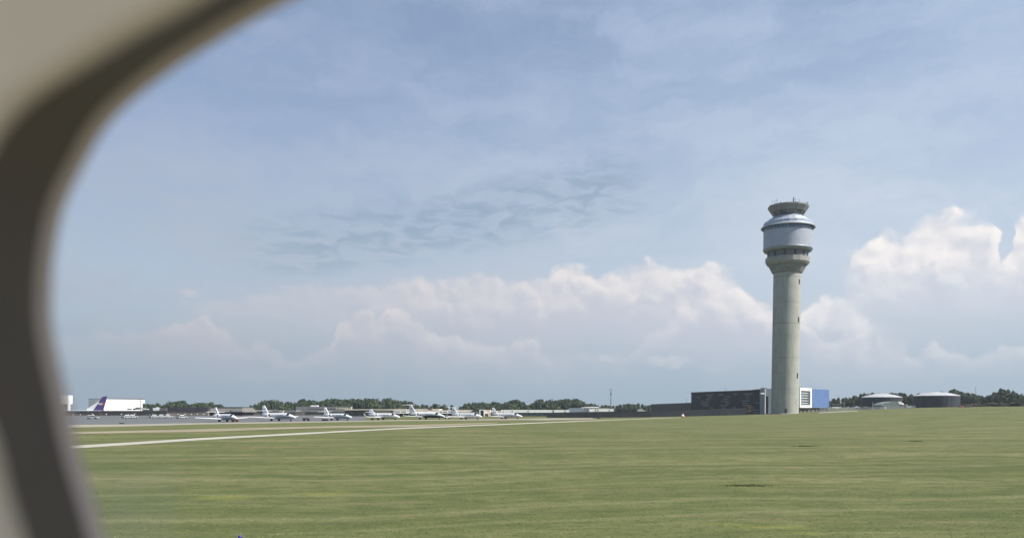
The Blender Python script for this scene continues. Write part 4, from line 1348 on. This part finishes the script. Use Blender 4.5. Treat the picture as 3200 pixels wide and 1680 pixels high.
        b.tube((gx, gy, .28), (gx, gy, zc - rf_ * .75), .09, n=8)
        b.obox((gx + .3, gy + sgn * .12, .65), (1, 0, 0), .28, (0, 1, 0), .03, .25); mg = b.build('main_gear', M_metal, j)
        b = MB()
        for dyy in (-.17, .17):
            b.tube((gx, gy + dyy - .09, .30), (gx, gy + dyy + .09, .30), .31, n=16)
        b.build('wheel', M_tyre, mg)
    b = MB(); gx = L * .36
    b.tube((gx, 0, .24), (gx, 0, zc - rf_ * .9), .07, n=8); ngr = b.build('nose_gear', M_metal, j)
    b = MB(); b.tube((gx, -.13, .25), (gx, .13, .25), .26, n=14); b.build('wheel', M_tyre, ngr)
    # fin
    fh = 2.45 * k * finh; zb_ = zc + rf_ * .75
    bx_ = -L * .27
    fo = [(bx_ + 1.1 * k, zb_), (bx_, zb_ + .38 * k), (bx_ - fh * .66 - .1, zb_ + fh), (bx_ - fh * .66 - 1.05 * k, zb_ + fh), (bx_ - 2.5 * k, zb_ - .15), (bx_ - 2.6 * k, zb_ - .5)]
    b = MB(); blade(b, fo, .10)
    mx = bx_ - fh * .36; b.box(mx - 1.35 * k, mx - .45 * k, -.115, -.10, zb_ + fh * .50, zb_ + fh * .60, 1); b.box(mx - 1.35 * k, mx - .45 * k, .10, .115, zb_ + fh * .50, zb_ + fh * .60, 1)
    b.build('tail_fin', [M_jet, M_jetstripe], j)
    tzf = .38 if tail == 'cross' else 1.0
    tx = bx_ - fh * .62 * tzf - .5 * k
    for sgn in (-1, 1):
        hs2 = span * .18
        b = MB(); z_ = zb_ + fh * tzf
        b.loft([[(tx, sgn * .02, z_ + .05), (tx - 1.5 * k, sgn * .02, z_ + .05), (tx - 1.5 * k, sgn * .02, z_ - .05), (tx, sgn * .02, z_ - .06)][::sgn],
                [(tx - hs2 * .33, sgn * hs2, z_ + .03), (tx - hs2 * .33 - .75 * k, sgn * hs2, z_ + .03), (tx - hs2 * .33 - .75 * k, sgn * hs2, z_ - .03), (tx - hs2 * .33, sgn * hs2, z_ - .03)][::sgn]], smooth=False)
        b.build('tailplane', M_jet, j)
    return j


jets = [
    # px of centre, row of wheels, length, heading angle towards the viewer, options
    (703, 1317.0, 14.6, 44, dict(tail='cross', belly='grey', nwin=6, span=16.5), 'white jet parked farthest left in the row, an orange tug beneath its nose'),
    (868, 1314.3, 17.6, 36, dict(tail='cross', belly='grey', nwin=8, span=19.5), 'white jet with dark side stripe and eight cabin windows, tail before the trees'),
    (1052, 1312.6, 15.0, 38, dict(tail='cross', belly='grey', nwin=7, span=16.5), 'white jet with dark stripe, a black taxiway sign below its tail'),
    (1197, 1311.2, 15.6, 33, dict(tail='none', belly='light', nwin=6, span=14.5, winglet=True, finh=.72), 'white jet with upturned winglet and short fin by the apron corner'),
    (1330, 1309.3, 19.2, 37, dict(tail='T', belly='navy', nwin=9, span=19.5, finh=1.05), 'largest white jet with navy blue belly and high T tail'),
    (1456, 1309.6, 15.5, 37, dict(tail='T', belly='light', nwin=7, span=16.5), 'slim white jet with T tail in front of the pinkish hall portal'),
    (1581, 1308.4, 15.2, 34, dict(tail='cross', belly='grey', nwin=7, span=15.5), 'white jet at the right end of the row, in front of the white hangars'),
]
for (px, py, L, ang, opt, lab) in jets:
    Yj = EYE * F / (py - HY)
    if opt['tail'] == 'none':
        opt = dict(opt, tail='cross')
    j = make_jet('business_jet', lab, L=L, **opt)
    j.location = ((px - 1600) * Yj / F, Yj, 0.03)
    j.rotation_euler = (0, 0, R(-ang))

# ------------------------------------------------------------------ vehicles
def make_car(name, label, cat, body, wdt=1.85, L=4.4, h=1.5, roof=None, group=None, van=False):
    """local: +x forward"""
    c = thing(name, label, cat, group=group)
    b = MB()
    hw = wdt / 2
    lo = [(-L / 2, .35), (L / 2, .35), (L / 2, .75), (L * .30, .92), (-L * .45, .98), (-L / 2, .85)]
    blade(b, lo, hw); b.build('body', body, c)
    b = MB()
    ca = [(-L * .44, .96), (L * .26, .92), (L * .10, h - .06), (-L * .34, h - .05)] if not van else [(-L * .48, .96), (L * .40, .92), (L * .28, h - .06), (-L * .48, h - .05)]
    blade(b, ca, hw * .88); b.build('cabin_glass', M_glass, c)
    b = MB(); b.box(-L * (.36 if not van else .49), L * (.12 if not van else .30), -hw * .92, hw * .92, h - (.22 if group else .07), h); b.build('roof', roof or body, c)
    for x in (-L * .3, L * .31):
        for y in (-hw + .1, hw - .1):
            b = MB(); b.tube((x, y - .11, .32), (x, y + .11, .32), .32, n=12); b.build('wheel', M_tyre, c)
    return c


M_carshade = mat('shaded_white_car', (0.34, 0.35, 0.37), 0.4, var=0.05)  # white cars: the shade on their sides is put into this grey
car0 = make_car('parked_car', 'white car with body greyed for shade, parked in the left pair on the grey apron', 'car', M_carshade, roof=M_white, group='cars parked across the grey apron')
cars = [(397, 1306.5, 62, None), (413.5, 1306.0, 62, 'white car with body greyed for shade, right one of the pair above the brown taxiway sign'),
        (481.5, 1305.4, 62, 'white roofed car at the left of the trio under the dark bush'),
        (503, 1305.2, 62, 'white roofed car in the middle of the trio under the dark bush'),
        (524, 1305.0, 62, 'white roofed car at the right of the trio below the brown wall'),
        (289, 1308.5, 4, 'white car greyed for shade, parked side on below the purple tail fin'),
        (568, 1307.5, 62, 'white car greyed for shade, alone on the open apron left of the jets')]
for i, (px, py, a, lab) in enumerate(cars):
    c = car0 if i == 0 else copy_tree(car0)
    Yc = EYE * F / (py - HY)
    c.location = ((px - 1600) * Yc / F, Yc, 0.013); c.rotation_euler = (0, 0, R(a))
    if lab: c['label'] = lab


def put(o, px, py, rz=0.0, Y=None):
    if Y is None:
        h_ = hit(px, py); o.location = h_
    else:
        X = (px - 1600) * Y / F; o.location = (X, Y, ground_z(X, Y))
    o.rotation_euler = (0, 0, R(rz)); return o


tug = make_car('aircraft_tug', 'low orange aircraft tug under the nose of the leftmost jet', 'tug', M_tug, 1.3, 1.9, .8)
put(tug, 734, 1317, 8)
tug2 = make_car('aircraft_tug', 'small dark tug on the apron edge between the second and third jets', 'tug', M_darkmetal, 1.3, 2.2, .85); put(tug2, 957, 1314.2, 5)
tug3 = make_car('baggage_tractor', 'pale grey tractor in front of the slim T tail jet', 'tractor', mat('pale_tractor', (.5, .52, .5), .5), 1.7, 2.8, 1.6); put(tug3, 1397, 1307.5, 20)
van1 = make_car('white_van', 'white van half hidden by the fence right of the blue building', 'van', M_white, 2, 5.4, 2.3, van=True); put(van1, 2613, 0, 4, Y=452); van1.location.z = U(0, 1276.5, 452).z
trk = thing('dump_truck', 'dark dumper with rust red cab on the skyline right of the tanks', 'truck', (0, 0, 0)); put(trk, 3020, 0, 6, Y=455); trk.location.z = U(0, 1273.6, 455).z
b = MB(); blade(b, [(-1.2, .7), (3.4, .75), (3.6, 1.75), (-1.4, 1.6)], 1.0); b.build('tipper_body', M_darkroof, trk)
b = MB(); blade(b, [(-4.2, .4), (-1.6, .4), (-1.6, 1.05), (-2.6, 1.2), (-4.0, 1.0)], .9); b.build('cab', M_red, trk)
for x in (-3.2, .2, 2.4):
    for y in (-.9, .9):
        b = MB(); b.tube((x, y - .15, .4), (x, y + .15, .4), .45, n=12); b.build('wheel', M_tyre, trk)
far_cars = [(453, 1278.5, 600, 'white car roof showing left of the white gate sheds near the cargo hangar', M_white), (2005, 1284.5, 478, 'white car parked beyond the black fence at its right end', M_white)]
for px, py, Yc, lab, mm in far_cars:
    c = make_car('parked_car', lab, 'car', mm, 1.9, 5, 1.6, group='cars beyond the apron buildings'); c.location = U(px, py + 2, Yc); c.rotation_euler = (0, 0, .1)
ws_ = thing('white_trailers', 'bright white parked trailers in front of the left trees', 'trailer', (0, 0, 0))
ws_.name = 'box_trailer'; a = U(501, 1283, 530); ws_.location = (a.x, 530, 0)
b = MB(); b.box(-4.3, -.3, -1, 1, 3.5 - .3, 4.9); b.box(-2.4, -1.4, -.6, .6, 4.9, 5.3); b.build('trailer_box', M_white, ws_)
b = MB(); b.box(0, 4.1, -1, 1, 3.3, 4.8); b.box(-5, 4.4, -1.1, 1.1, 0, 3.1); b.build('loading_dock', M_browngrey, ws_)
bush_pos = U(491, 1299, 516)

# ------------------------------------------------------------------ signs and markers on the field
def make_sign(label, wdt, hgt, m):
    s = thing('taxiway_sign', label, 'taxiway sign', group='taxiway signs along the field')
    b = MB(); b.box(-wdt / 2, wdt / 2, -.12, .12, .18, .18 + hgt); b.build('sign_box', m, s)
    for k in range(max(2, int(wdt / 1.0))):
        x = -wdt / 2 + .2 + k * (wdt - .4) / max(1, (max(2, int(wdt / 1.0)) - 1))
        b = MB(); b.tube((x, 0, -.05), (x, 0, .2), .04, n=6); b.build('leg', M_metal, s)
    return s


M_signback = mat('sign_brown', (0.07, 0.065, 0.045), 0.7)
for (px, py, wp, hp, m, lab) in ((381, 1325.5, 15.5, 4.2, M_signback, 'dark brown taxiway sign on the kerb strip at the left'),
                                 (1015.5, 1315.8, 18.5, 6.3, M_black, 'wide black taxiway sign below the tail of the third jet'),
                                 (1163.5, 1312.6, 9, 5.5, M_black, 'black taxiway sign under the tail of the jet with winglets'),
                                 (1826, 1305.0, 9, 1.9, M_black, 'small black sign in front of the dark fence, left of the wider one'),
                                 (1864, 1307.6, 24, 3.4, M_black, 'widest black taxiway sign where the pale taxiway ends'),
                                 (1937, 1305.0, 12, 3.0, M_black, 'small black sign right of the widest one, by the dark fence'),
                                 (2005, 1303.2, 19, 3.2, M_black, 'black sign at the right end of the dark fence')):
    h_ = hit(px, py)
    s = make_sign(lab, wp * h_.y / F, hp * h_.y / F - .05, m); s.location = h_
h_ = hit(2133.5, 1303.5)
cone = thing('orange_marker', 'red and white round marker on the grass before the low black wing', 'marker', h_)
b = MB(); b.lathe([(.55, 0), (.62, .5), (.6, .62)], 14); b.lathe([(.42, 1.15), (.36, 1.5), (.1, 1.75)], 14); b.build('body', M_orange, cone)
b = MB(); b.lathe([(.62, .6), (.6, .9), (.44, 1.16)], 14); b.build('white_band', M_white, cone)
h_ = hit(2210.5, 1298)
mk = thing('grey_marker', 'small pale grey arched marker with dark centre on the grass crest', 'marker', h_)
b = MB()
for t0 in range(8):
    t1, t2 = math.pi * t0 / 8, math.pi * (t0 + 1) / 8
    b.tube((.38 * math.cos(t1), 0, .95 + .38 * math.sin(t1)), (.38 * math.cos(t2), 0, .95 + .38 * math.sin(t2)), .12, n=8)
for x in (-.38, .38): b.tube((x, 0, -.05), (x, 0, .96), .12, n=8)
b.build('arch', mat('marker_grey', (.5, .52, .5), .6), mk)
b = MB(); b.box(-.2, .2, -.05, .05, .1, 1.1); b.build('dark_panel', M_darkmetal, mk)
h_ = hit(750, 1703)
tl = thing('taxiway_light', 'blue taxiway edge light just showing at the bottom edge', 'taxiway light', h_)
b = MB(); b.tube((0, 0, -.02), (0, 0, .17), .02, n=8); b.build('stem', M_orange, tl)
b = MB(); b.lathe([(.035, .165), (.05, .18), (.05, .22), (.038, .25), (.012, .268)], 14)
b.build('lens', mat('blue_lens', (.035, .02, .22), .15, spec=.8), tl)

# ------------------------------------------------------------------ storage tanks and the quonset hut
for (px0, px1, yt, ya, Y, lab) in ((2694, 2814.7, 1241, 1229.7, 530, 'black round storage tank with white domed roof, the left one behind the arched hut'),
                                   (2859, 2993.5, 1236.5, 1224.7, 480, 'larger black round storage tank with white domed roof, right of the arched hut')):
    r = (px1 - px0) / 2 * Y / F; xc = ((px0 + px1) / 2 - 1600) * (Y + r) / F
    tk = thing('storage_tank', lab, 'storage tank', (xc, Y + r, 0), group='pair of storage tanks')
    z1 = U(0, yt, Y + r).z; z2 = U(0, ya, Y + r).z; z0 = ground_z(xc, Y + r) - .8
    r *= (Y + r) / Y * .985
    b = MB(); b.lathe([(r, z0), (r, z1)], 64); b.build('tank_wall', M_tank, tk)
    b = MB(); H = z2 - z1
    b.lathe([(r * 1.012, z1 - .05), (r * 1.012, z1 + .12)] + [(r * (1 - k / 8), z1 + .12 + H * (1 - (1 - k / 8) ** 2)) for k in range(1, 8)] + [(.25, z1 + .12 + H)], 24, smooth=False)
    b.build('domed_roof', M_tankroof, tk)
    b = MB()
    for k in range(36):
        t = 2 * math.pi * k / 36
        b.tube((r * 1.01 * math.cos(t), r * 1.01 * math.sin(t), z0), (r * 1.01 * math.cos(t), r * 1.01 * math.sin(t), z1 - .1), .05, n=4)
    b.build('rib', M_tank, tk)
    b = MB(); b.tube((0, 0, z2), (0, 0, z2 + .7), .2, n=8); b.build('vent', M_metal, tk)
YQ = 468
qh = thing('quonset_hut', 'grey green arched hut with bright white end panels between the tanks', 'hut', (U(2797, 0, YQ).x, YQ, 0))
b = MB(); z0 = ground_z(215, YQ) - .5
cx = qh.location.x
A1 = U(2756, 1264.5, YQ); T1 = U(2800, 1253, YQ); A2 = U(2812, 1263.5, YQ)
prof = []
for k in range(11):
    s_ = k / 10
    px_ = 2755 + s_ * 49
    py_ = 1264.5 - 11.2 * (1 - (1 - s_) ** 2) ** .85
    q_ = U(px_, py_, YQ); prof.append((q_.x - cx, q_.z))
prof += [(U(2811, 0, YQ).x - cx, U(0, 1263.5, YQ).z)]
prof = [(prof[0][0], z0)] + prof + [(prof[-1][0], z0)]
n = len(prof)
vs = [(x, 0, z) for x, z in prof] + [(x, 12, z) for x, z in prof]
b.add(vs, [tuple(range(n)), tuple(range(n, 2 * n))[::-1]] + [(i, (i + 1) % n, n + (i + 1) % n, n + i) for i in range(n)])
b.build('arched_shell', M_greygreen, qh)
b = MB(); zz = lambda y: U(0, y, YQ).z; xx_ = lambda x: U(x, 0, YQ).x - cx
b.add([(xx_(2805.5), -.1, zz(1253.5)), (xx_(2817), -.1, zz(1254)), (xx_(2821.5), -.1, zz(1262.5)), (xx_(2811), -.1, zz(1263.4)), (xx_(2805.5), 11, zz(1253.5)), (xx_(2817), 11, zz(1254)), (xx_(2821.5), 11, zz(1262.5)), (xx_(2811), 11, zz(1263.4))],
      [(0, 3, 2, 1), (0, 1, 5, 4), (1, 2, 6, 5), (4, 5, 6, 7), (2, 3, 7, 6), (0, 4, 7, 3)])
b.build('white_end_panel', M_white, qh)
b = MB(); b.box(xx_(2811), xx_(2838), .5, 10, z0, zz(1262.6)); b.build('side_wall', M_browngrey, qh)
b = MB()
c_ = (xx_(2826.5), 3)
b.lathe([(.9, zz(1262.7)), (.85, zz(1262.7) + .35), (.55, zz(1262.7) + .7), (.1, zz(1262.7) + .85)], 16, c=c_); b.build('roof_dome', M_white, qh)
b = MB(); b.box(xx_(2831), xx_(2838.3), .2, 6, z0, zz(1262.2)); b.build('pale_lean_to', M_concrete_trim, qh)
for px0, px1, yt, yb, mm in ((2748, 2762, 1271, 1277, M_concrete_trim), (2765, 2768.2, 1270.5, 1276, M_white)):
    pass
cab1 = thing('utility_cabinet', 'pale grey utility cabinets at the fence foot left of the arched hut', 'cabinet', (U(2755, 0, 436).x, 436, ground_z(U(2755, 0, 436).x, 436)))
b = MB(); b.box(-1.2, 1.1, -.4, .4, -.1, U(0, 1271.3, 436).z - cab1.location.z); b.build('housing', M_concrete_trim, cab1)
b = MB(); b.box(-1.25, 1.15, -.45, .45, U(0, 1271.3, 436).z - cab1.location.z, U(0, 1271.0, 436).z - cab1.location.z); b.build('lid', M_metal, cab1)
cab2 = thing('white_box_marker', 'small bright white post box right of the pale utility cabinets', 'marker', (U(2766.5, 0, 434).x, 434, ground_z(U(2766.5, 0, 434).x, 434)))
b = MB(); b.box(-.25, .25, -.2, .2, .5, U(0, 1270.5, 434).z - cab2.location.z); b.build('box', M_white, cab2)
b = MB(); b.box(-.08, .08, -.08, .08, -.1, .5); b.build('post', M_metal, cab2)
for (px, yt, Y, r, nm, lab) in ((2638, 1256.5, 445, .12, 'utility_pole', 'slim grey pole by the fence nearer the blue building'), (2727, 1256, 446, .14, 'utility_pole', 'slim grey pole in front of the left storage tank')):
    X = (px - 1600) * Y / F; z0 = ground_z(X, Y); pz = U(0, yt, Y).z
    o = thing(nm, lab, 'pole', (X, Y, z0)); b = MB(); b.tube((0, 0, -.3), (0, 0, pz - z0), r, r * .7, n=8); b.build('shaft', M_metal, o)
    b = MB(); b.box(-.3, .3, -.06, .06, pz - z0 - .3, pz - z0 - .18); b.build('crossarm', M_metal, o)
# far lattice mast
lm = thing('lattice_mast', 'faint lattice mast rising above the trees right of the tanks', 'mast', (U(3048, 0, 760).x, 760, 5))
b = MB(); zt2 = U(0, 1208, 760).z - 5
for (x, y) in ((-.8, -.8), (.8, -.8), (0, .9)): b.tube((x, y, 0), (x * .4, y * .4, zt2), .11, n=5)
for k in range(14):
    z = k * zt2 / 14; f0 = 1 - .6 * k / 14
    b.tube((-.8 * f0, -.8 * f0, z), (.8 * f0, -.8 * f0, z + zt2 / 14), .07, n=4)
b.build('lattice', M_metal, lm)

# ------------------------------------------------------------------ trees
def crown_mesh(seed, leafsize=0.62, nleaf=1500, lobes=9):
    """crown fitted to roughly x,y in [-.5,.5], z in [0.12,1] (scaled per tree)"""
    r = random.Random(seed)
    L = []
    for _ in range(lobes):
        a = r.random() * 6.283; d = (r.random() ** .6) * .30; z = r.uniform(.26, .80)
        s_ = r.uniform(.13, .24) * (1.15 - .45 * abs(z - .45))
        L.append((Vector((d * math.cos(a), d * math.sin(a), z)), s_, s_ * r.uniform(.75, 1.15)))
    L.append((Vector((r.uniform(-.06, .06), 0, .80)), .16, .18))
    b = MB()
    ls = leafsize / 11.0
    for _ in range(nleaf):
        c, sx, sz = r.choice(L)
        while True:
            v = Vector((r.uniform(-1, 1), r.uniform(-1, 1), r.uniform(-1, 1)))
            if .15 < v.length <= 1: break
        v = v.normalized() * (v.length ** .45)
        p_ = c + Vector((v.x * sx, v.y * sx, v.z * sz))
        n_ = (v + Vector((r.uniform(-1, 1), r.uniform(-1, 1), r.uniform(-.3, 1.1)))).normalized()
        u_ = n_.orthogonal().normalized(); w_ = n_.cross(u_); t = r.random() * 6.28
        u2 = u_ * math.cos(t) + w_ * math.sin(t); w2 = n_.cross(u2)
        k = ls * r.uniform(.6, 1.35)
        b.add([p_ + u2 * k, p_ + w2 * k * .8, p_ - u2 * k * .9, p_ - w2 * k], [(0, 1, 2, 3)])
    return b


def trunk_mesh(seed):
    r = random.Random(seed); b = MB()
    b.tube((0, 0, -.05), (0, 0, .42), .022, .013, n=7)
    for _ in range(6):
        a = r.random() * 6.28; z = r.uniform(.2, .42); d = r.uniform(.15, .3)
        b.tube((0, 0, z), (d * math.cos(a), d * math.sin(a), z + r.uniform(.15, .35)), .011, .004, n=5)
    return b


protos = []
for s in range(8):
    b = crown_mesh(100 + s, nleaf=1200 if s < 6 else 800, lobes=(9, 11, 8, 12, 10, 7, 5, 4)[s])
    me = bpy.data.meshes.new('crown'); me.from_pydata([tuple(v) for v in b.v], [], b.f); me.materials.append(M_leafA if s % 3 else M_leafB); me.update()
    t = trunk_mesh(200 + s)
    mt = bpy.data.meshes.new('trunk'); mt.from_pydata([tuple(v) for v in t.v], [], t.f); mt.materials.append(M_bark); mt.update()
    protos.append((me, mt))


def tree(px, ytop, Y, label, group, wfac=.9, proto=None, zbase=None, name='tree', leaf=None, wmin=5.0):
    X = (px - 1600) * Y / F
    z0 = (ground_z(X, Y) if zbase is None else zbase) - .2
    H = U(px, ytop, Y).z - z0
    o = thing(name, label, 'tree', (X, Y, z0), random.random() * 6.28, group=group)
    me, mt = protos[random.randrange(6) if proto is None else proto]
    W_ = max(wmin, H * wfac) * random.uniform(.75, 1.25)
    for nm, m_ in (('crown', me), ('trunk', mt)):
        c = bpy.data.objects.new(nm, m_); col.objects.link(c); c.parent = o
        c.scale = (W_, W_, H * 1.03)
    return o


profL = [(425, 1272), (446, 1262), (470, 1261), (492, 1260), (500, 1268), (512, 1263), (530, 1256), (545, 1253), (565, 1253), (575, 1260), (590, 1262), (603, 1258), (622, 1257),
         (640, 1260), (660, 1259), (675, 1262), (690, 1270)]
profM = [(775, 1270), (785, 1265), (800, 1259), (815, 1255), (830, 1253), (850, 1252), (872, 1253), (885, 1256), (900, 1258), (925, 1257), (942, 1249), (963, 1246), (975, 1250), (1000, 1252), (1015, 1248),
         (1028, 1245), (1050, 1245), (1070, 1249), (1085, 1248), (1100, 1250), (1120, 1244), (1145, 1246), (1170, 1247), (1185, 1250), (1200, 1246), (1213, 1245), (1228, 1249), (1243, 1254), (1260, 1253),
         (1275, 1252), (1290, 1258), (1303, 1263), (1320, 1267), (1340, 1265), (1360, 1263), (1380, 1266), (1392, 1266)]
profN = [(1443, 1268), (1455, 1260), (1470, 1257), (1485, 1256), (1500, 1256), (1520, 1257), (1540, 1259), (1558, 1258), (1572, 1259), (1582, 1254), (1600, 1251), (1620, 1251), (1636, 1254), (1645, 1262),
         (1662, 1262), (1680, 1253), (1692, 1249), (1712, 1251), (1732, 1250), (1750, 1249), (1765, 1247), (1785, 1246), (1800, 1247), (1815, 1250), (1830, 1254), (1842, 1260), (1860, 1264), (1880, 1263),
         (1900, 1262), (1915, 1268), (1930, 1266), (1950, 1263), (1970, 1261), (1985, 1260), (2005, 1262), (2030, 1263)]
profR = [(2585, 1247), (2600, 1248), (2625, 1244), (2645, 1244), (2660, 1240), (2680, 1238), (2697, 1229), (2715, 1230), (2735, 1228), (2755, 1231), (2790, 1227), (2812, 1229), (2828, 1231), (2850, 1232),
         (2870, 1230), (2890, 1228), (2965, 1223), (2980, 1220), (2994, 1217), (3012, 1222), (3030, 1228), (3045, 1229), (3062, 1231), (3078, 1236), (3095, 1229), (3112, 1224), (3130, 1216), (3150, 1215), (3168, 1220), (3182, 1228), (3200, 1233), (3225, 1232)]


def belt(prof, Y0, Y1, step, label, group, label2, group2, jit=3.0, w=.85):
    xs = [p[0] for p in prof]; ys = [p[1] for p in prof]
    x = xs[0]
    while x < xs[-1]:
        tree(x, np.interp(x, xs, ys) + random.uniform(-jit, jit), random.uniform(Y0, Y1), label, group, wfac=w)
        x += step * random.uniform(.75, 1.25)
    x = xs[0]
    while x < xs[-1]:
        tree(x, np.interp(x, xs, ys) + random.uniform(5, 10), random.uniform(Y0 - 60, Y0 - 15), label2, group2, wfac=w * 1.25)
        x += step * 1.35 * random.uniform(.75, 1.25)


belt(profL, 860, 930, 9.5, 'dark green tree showing above the black roofs near the cargo hangar', 'trees above the black roofs at the left',
     'lower tree close behind the black roofs near the cargo hangar', 'lower trees behind the black roofs')
belt(profM, 860, 950, 11, 'tall dark broadleaf tree in the belt behind the cream terminal and parked jets', 'tall trees behind the cream terminal',
     'shorter tree filling the front of the belt behind the cream terminal', 'shorter trees behind the cream terminal', w=.68)
belt(profN, 860, 950, 11, 'tall dark broadleaf tree in the belt behind the white hangar row', 'tall trees behind the white hangars',
     'shorter tree filling the front of the belt behind the white hangar row', 'shorter trees behind the white hangars', w=.68)
belt(profR, 650, 730, 12, 'dark tree on the rise behind the two storage tanks', 'trees on the rise behind the tanks',
     'lower tree at the front of the wood behind the storage tanks', 'lower trees on the rise behind the tanks', w=.62, jit=4.5)
for (px, yt) in ((2890, 1229), (1387, 1262), (1412, 1264)):
    tree(px, yt, 800, 'single small loose tree standing apart from the belts', 'single small trees', wfac=.7, proto=6)
# scrub and bushes
def bush(px, ytop, Y, label, group, W, name='bush', m=None, seed=1, ybase=None):
    X = (px - 1600) * Y / F; z0 = ground_z(X, Y) - .1
    H = U(px, ytop, Y).z - z0
    b = crown_mesh(500 + seed, leafsize=1.1, nleaf=420, lobes=7)
    b.v = [(v[0] * W, v[1] * W, max(0, (v[2] - .12)) * H * 1.12) for v in b.v]
    o = b.build(name, m or M_leafA); o.location = (X, Y, z0)
    return tag(o, label, 'bush', group)


bush(491, 1284.5, 514, 'dark rounded bush against the brown annex wall', None, 5.2, seed=2)
bush(2700, 1268, 470, 'olive scrub bush by the fence before the left tank', None, 9, seed=3, m=M_scrub)
for k in range(26):
    px = 2975 + k * 9.5
    bush(px, 1262 + random.uniform(-4, 4) - (4 if k > 12 else 0), random.uniform(470, 540), 'grey green scrub bush along the foot of the wood right of the tanks', 'scrub along the wood', random.uniform(6, 11), seed=10 + k, m=M_scrub if k % 3 else M_leafB)
for k in range(12):
    px = 1612 + k * 9
    bush(px, 1297.5 + random.uniform(-.6, .6), 470, 'low olive hedge bush at the foot of the blue windowed hangar row', 'hedge before the hangar row', 3.0, seed=60 + k, m=M_scrub)
for k, (px, sz) in enumerate(((2520, 0.25), (2905, .2))):
    pass

# ------------------------------------------------------------------ thin summer haze
hz_ = MB(); hz_.box(-1500, 1500, -420, 1300, -7, 125)
hm = bpy.data.materials.new('haze'); hm.use_nodes = True
hn = hm.node_tree.nodes; hn.remove(hn['Principled BSDF'])
pv = hn.new('ShaderNodeVolumePrincipled'); pv.inputs['Color'].default_value = (0.80, 0.88, 1.0, 1); pv.inputs['Density'].default_value = 0.00011
pv.inputs['Anisotropy'].default_value = 0.3
hm.node_tree.links.new(pv.outputs[0], hn['Material Output'].inputs['Volume'])
tag(hz_.build('haze', hm), 'thin bluish summer haze over the whole airfield', 'haze', kind='stuff')

# ------------------------------------------------------------------ coarse weed clumps left standing in the mown field
M_weed = mat('coarse_grass', (0.078, 0.095, 0.036), 0.9, var=0.3, scale=1.5)
for k, (px, py, W, H, lab) in enumerate(((2340, 1517, 2.2, .055, 'long dark low clump of coarse grass in the field below the tower'),
                                         (2518, 1394, 1.7, .10, 'dark brownish weed clump in the mown field right of the tower foot'),
                                         (2862, 1378, 1.2, .10, 'small dark weed clump in the field below the tanks'))):
    h_ = hit(px, py); r = random.Random(900 + k); b = MB()
    for _ in range(int(420 * W)):
        x, y = r.gauss(0, W * .27), r.gauss(0, .22)
        a = r.random() * 6.28; l = H * r.uniform(.4, 1.1); w_ = .018
        b.add([(x - w_ * math.cos(a), y - w_ * math.sin(a), -.02), (x + w_ * math.cos(a), y + w_ * math.sin(a), -.02), (x + r.uniform(-1, 1) * l * .8, y + r.uniform(-1, 1) * l * .8, l)], [(0, 1, 2)])
    o = b.build('weed_clump', M_weed); o.location = h_
    tag(o, lab, 'weeds', 'weed clumps in the mown field')
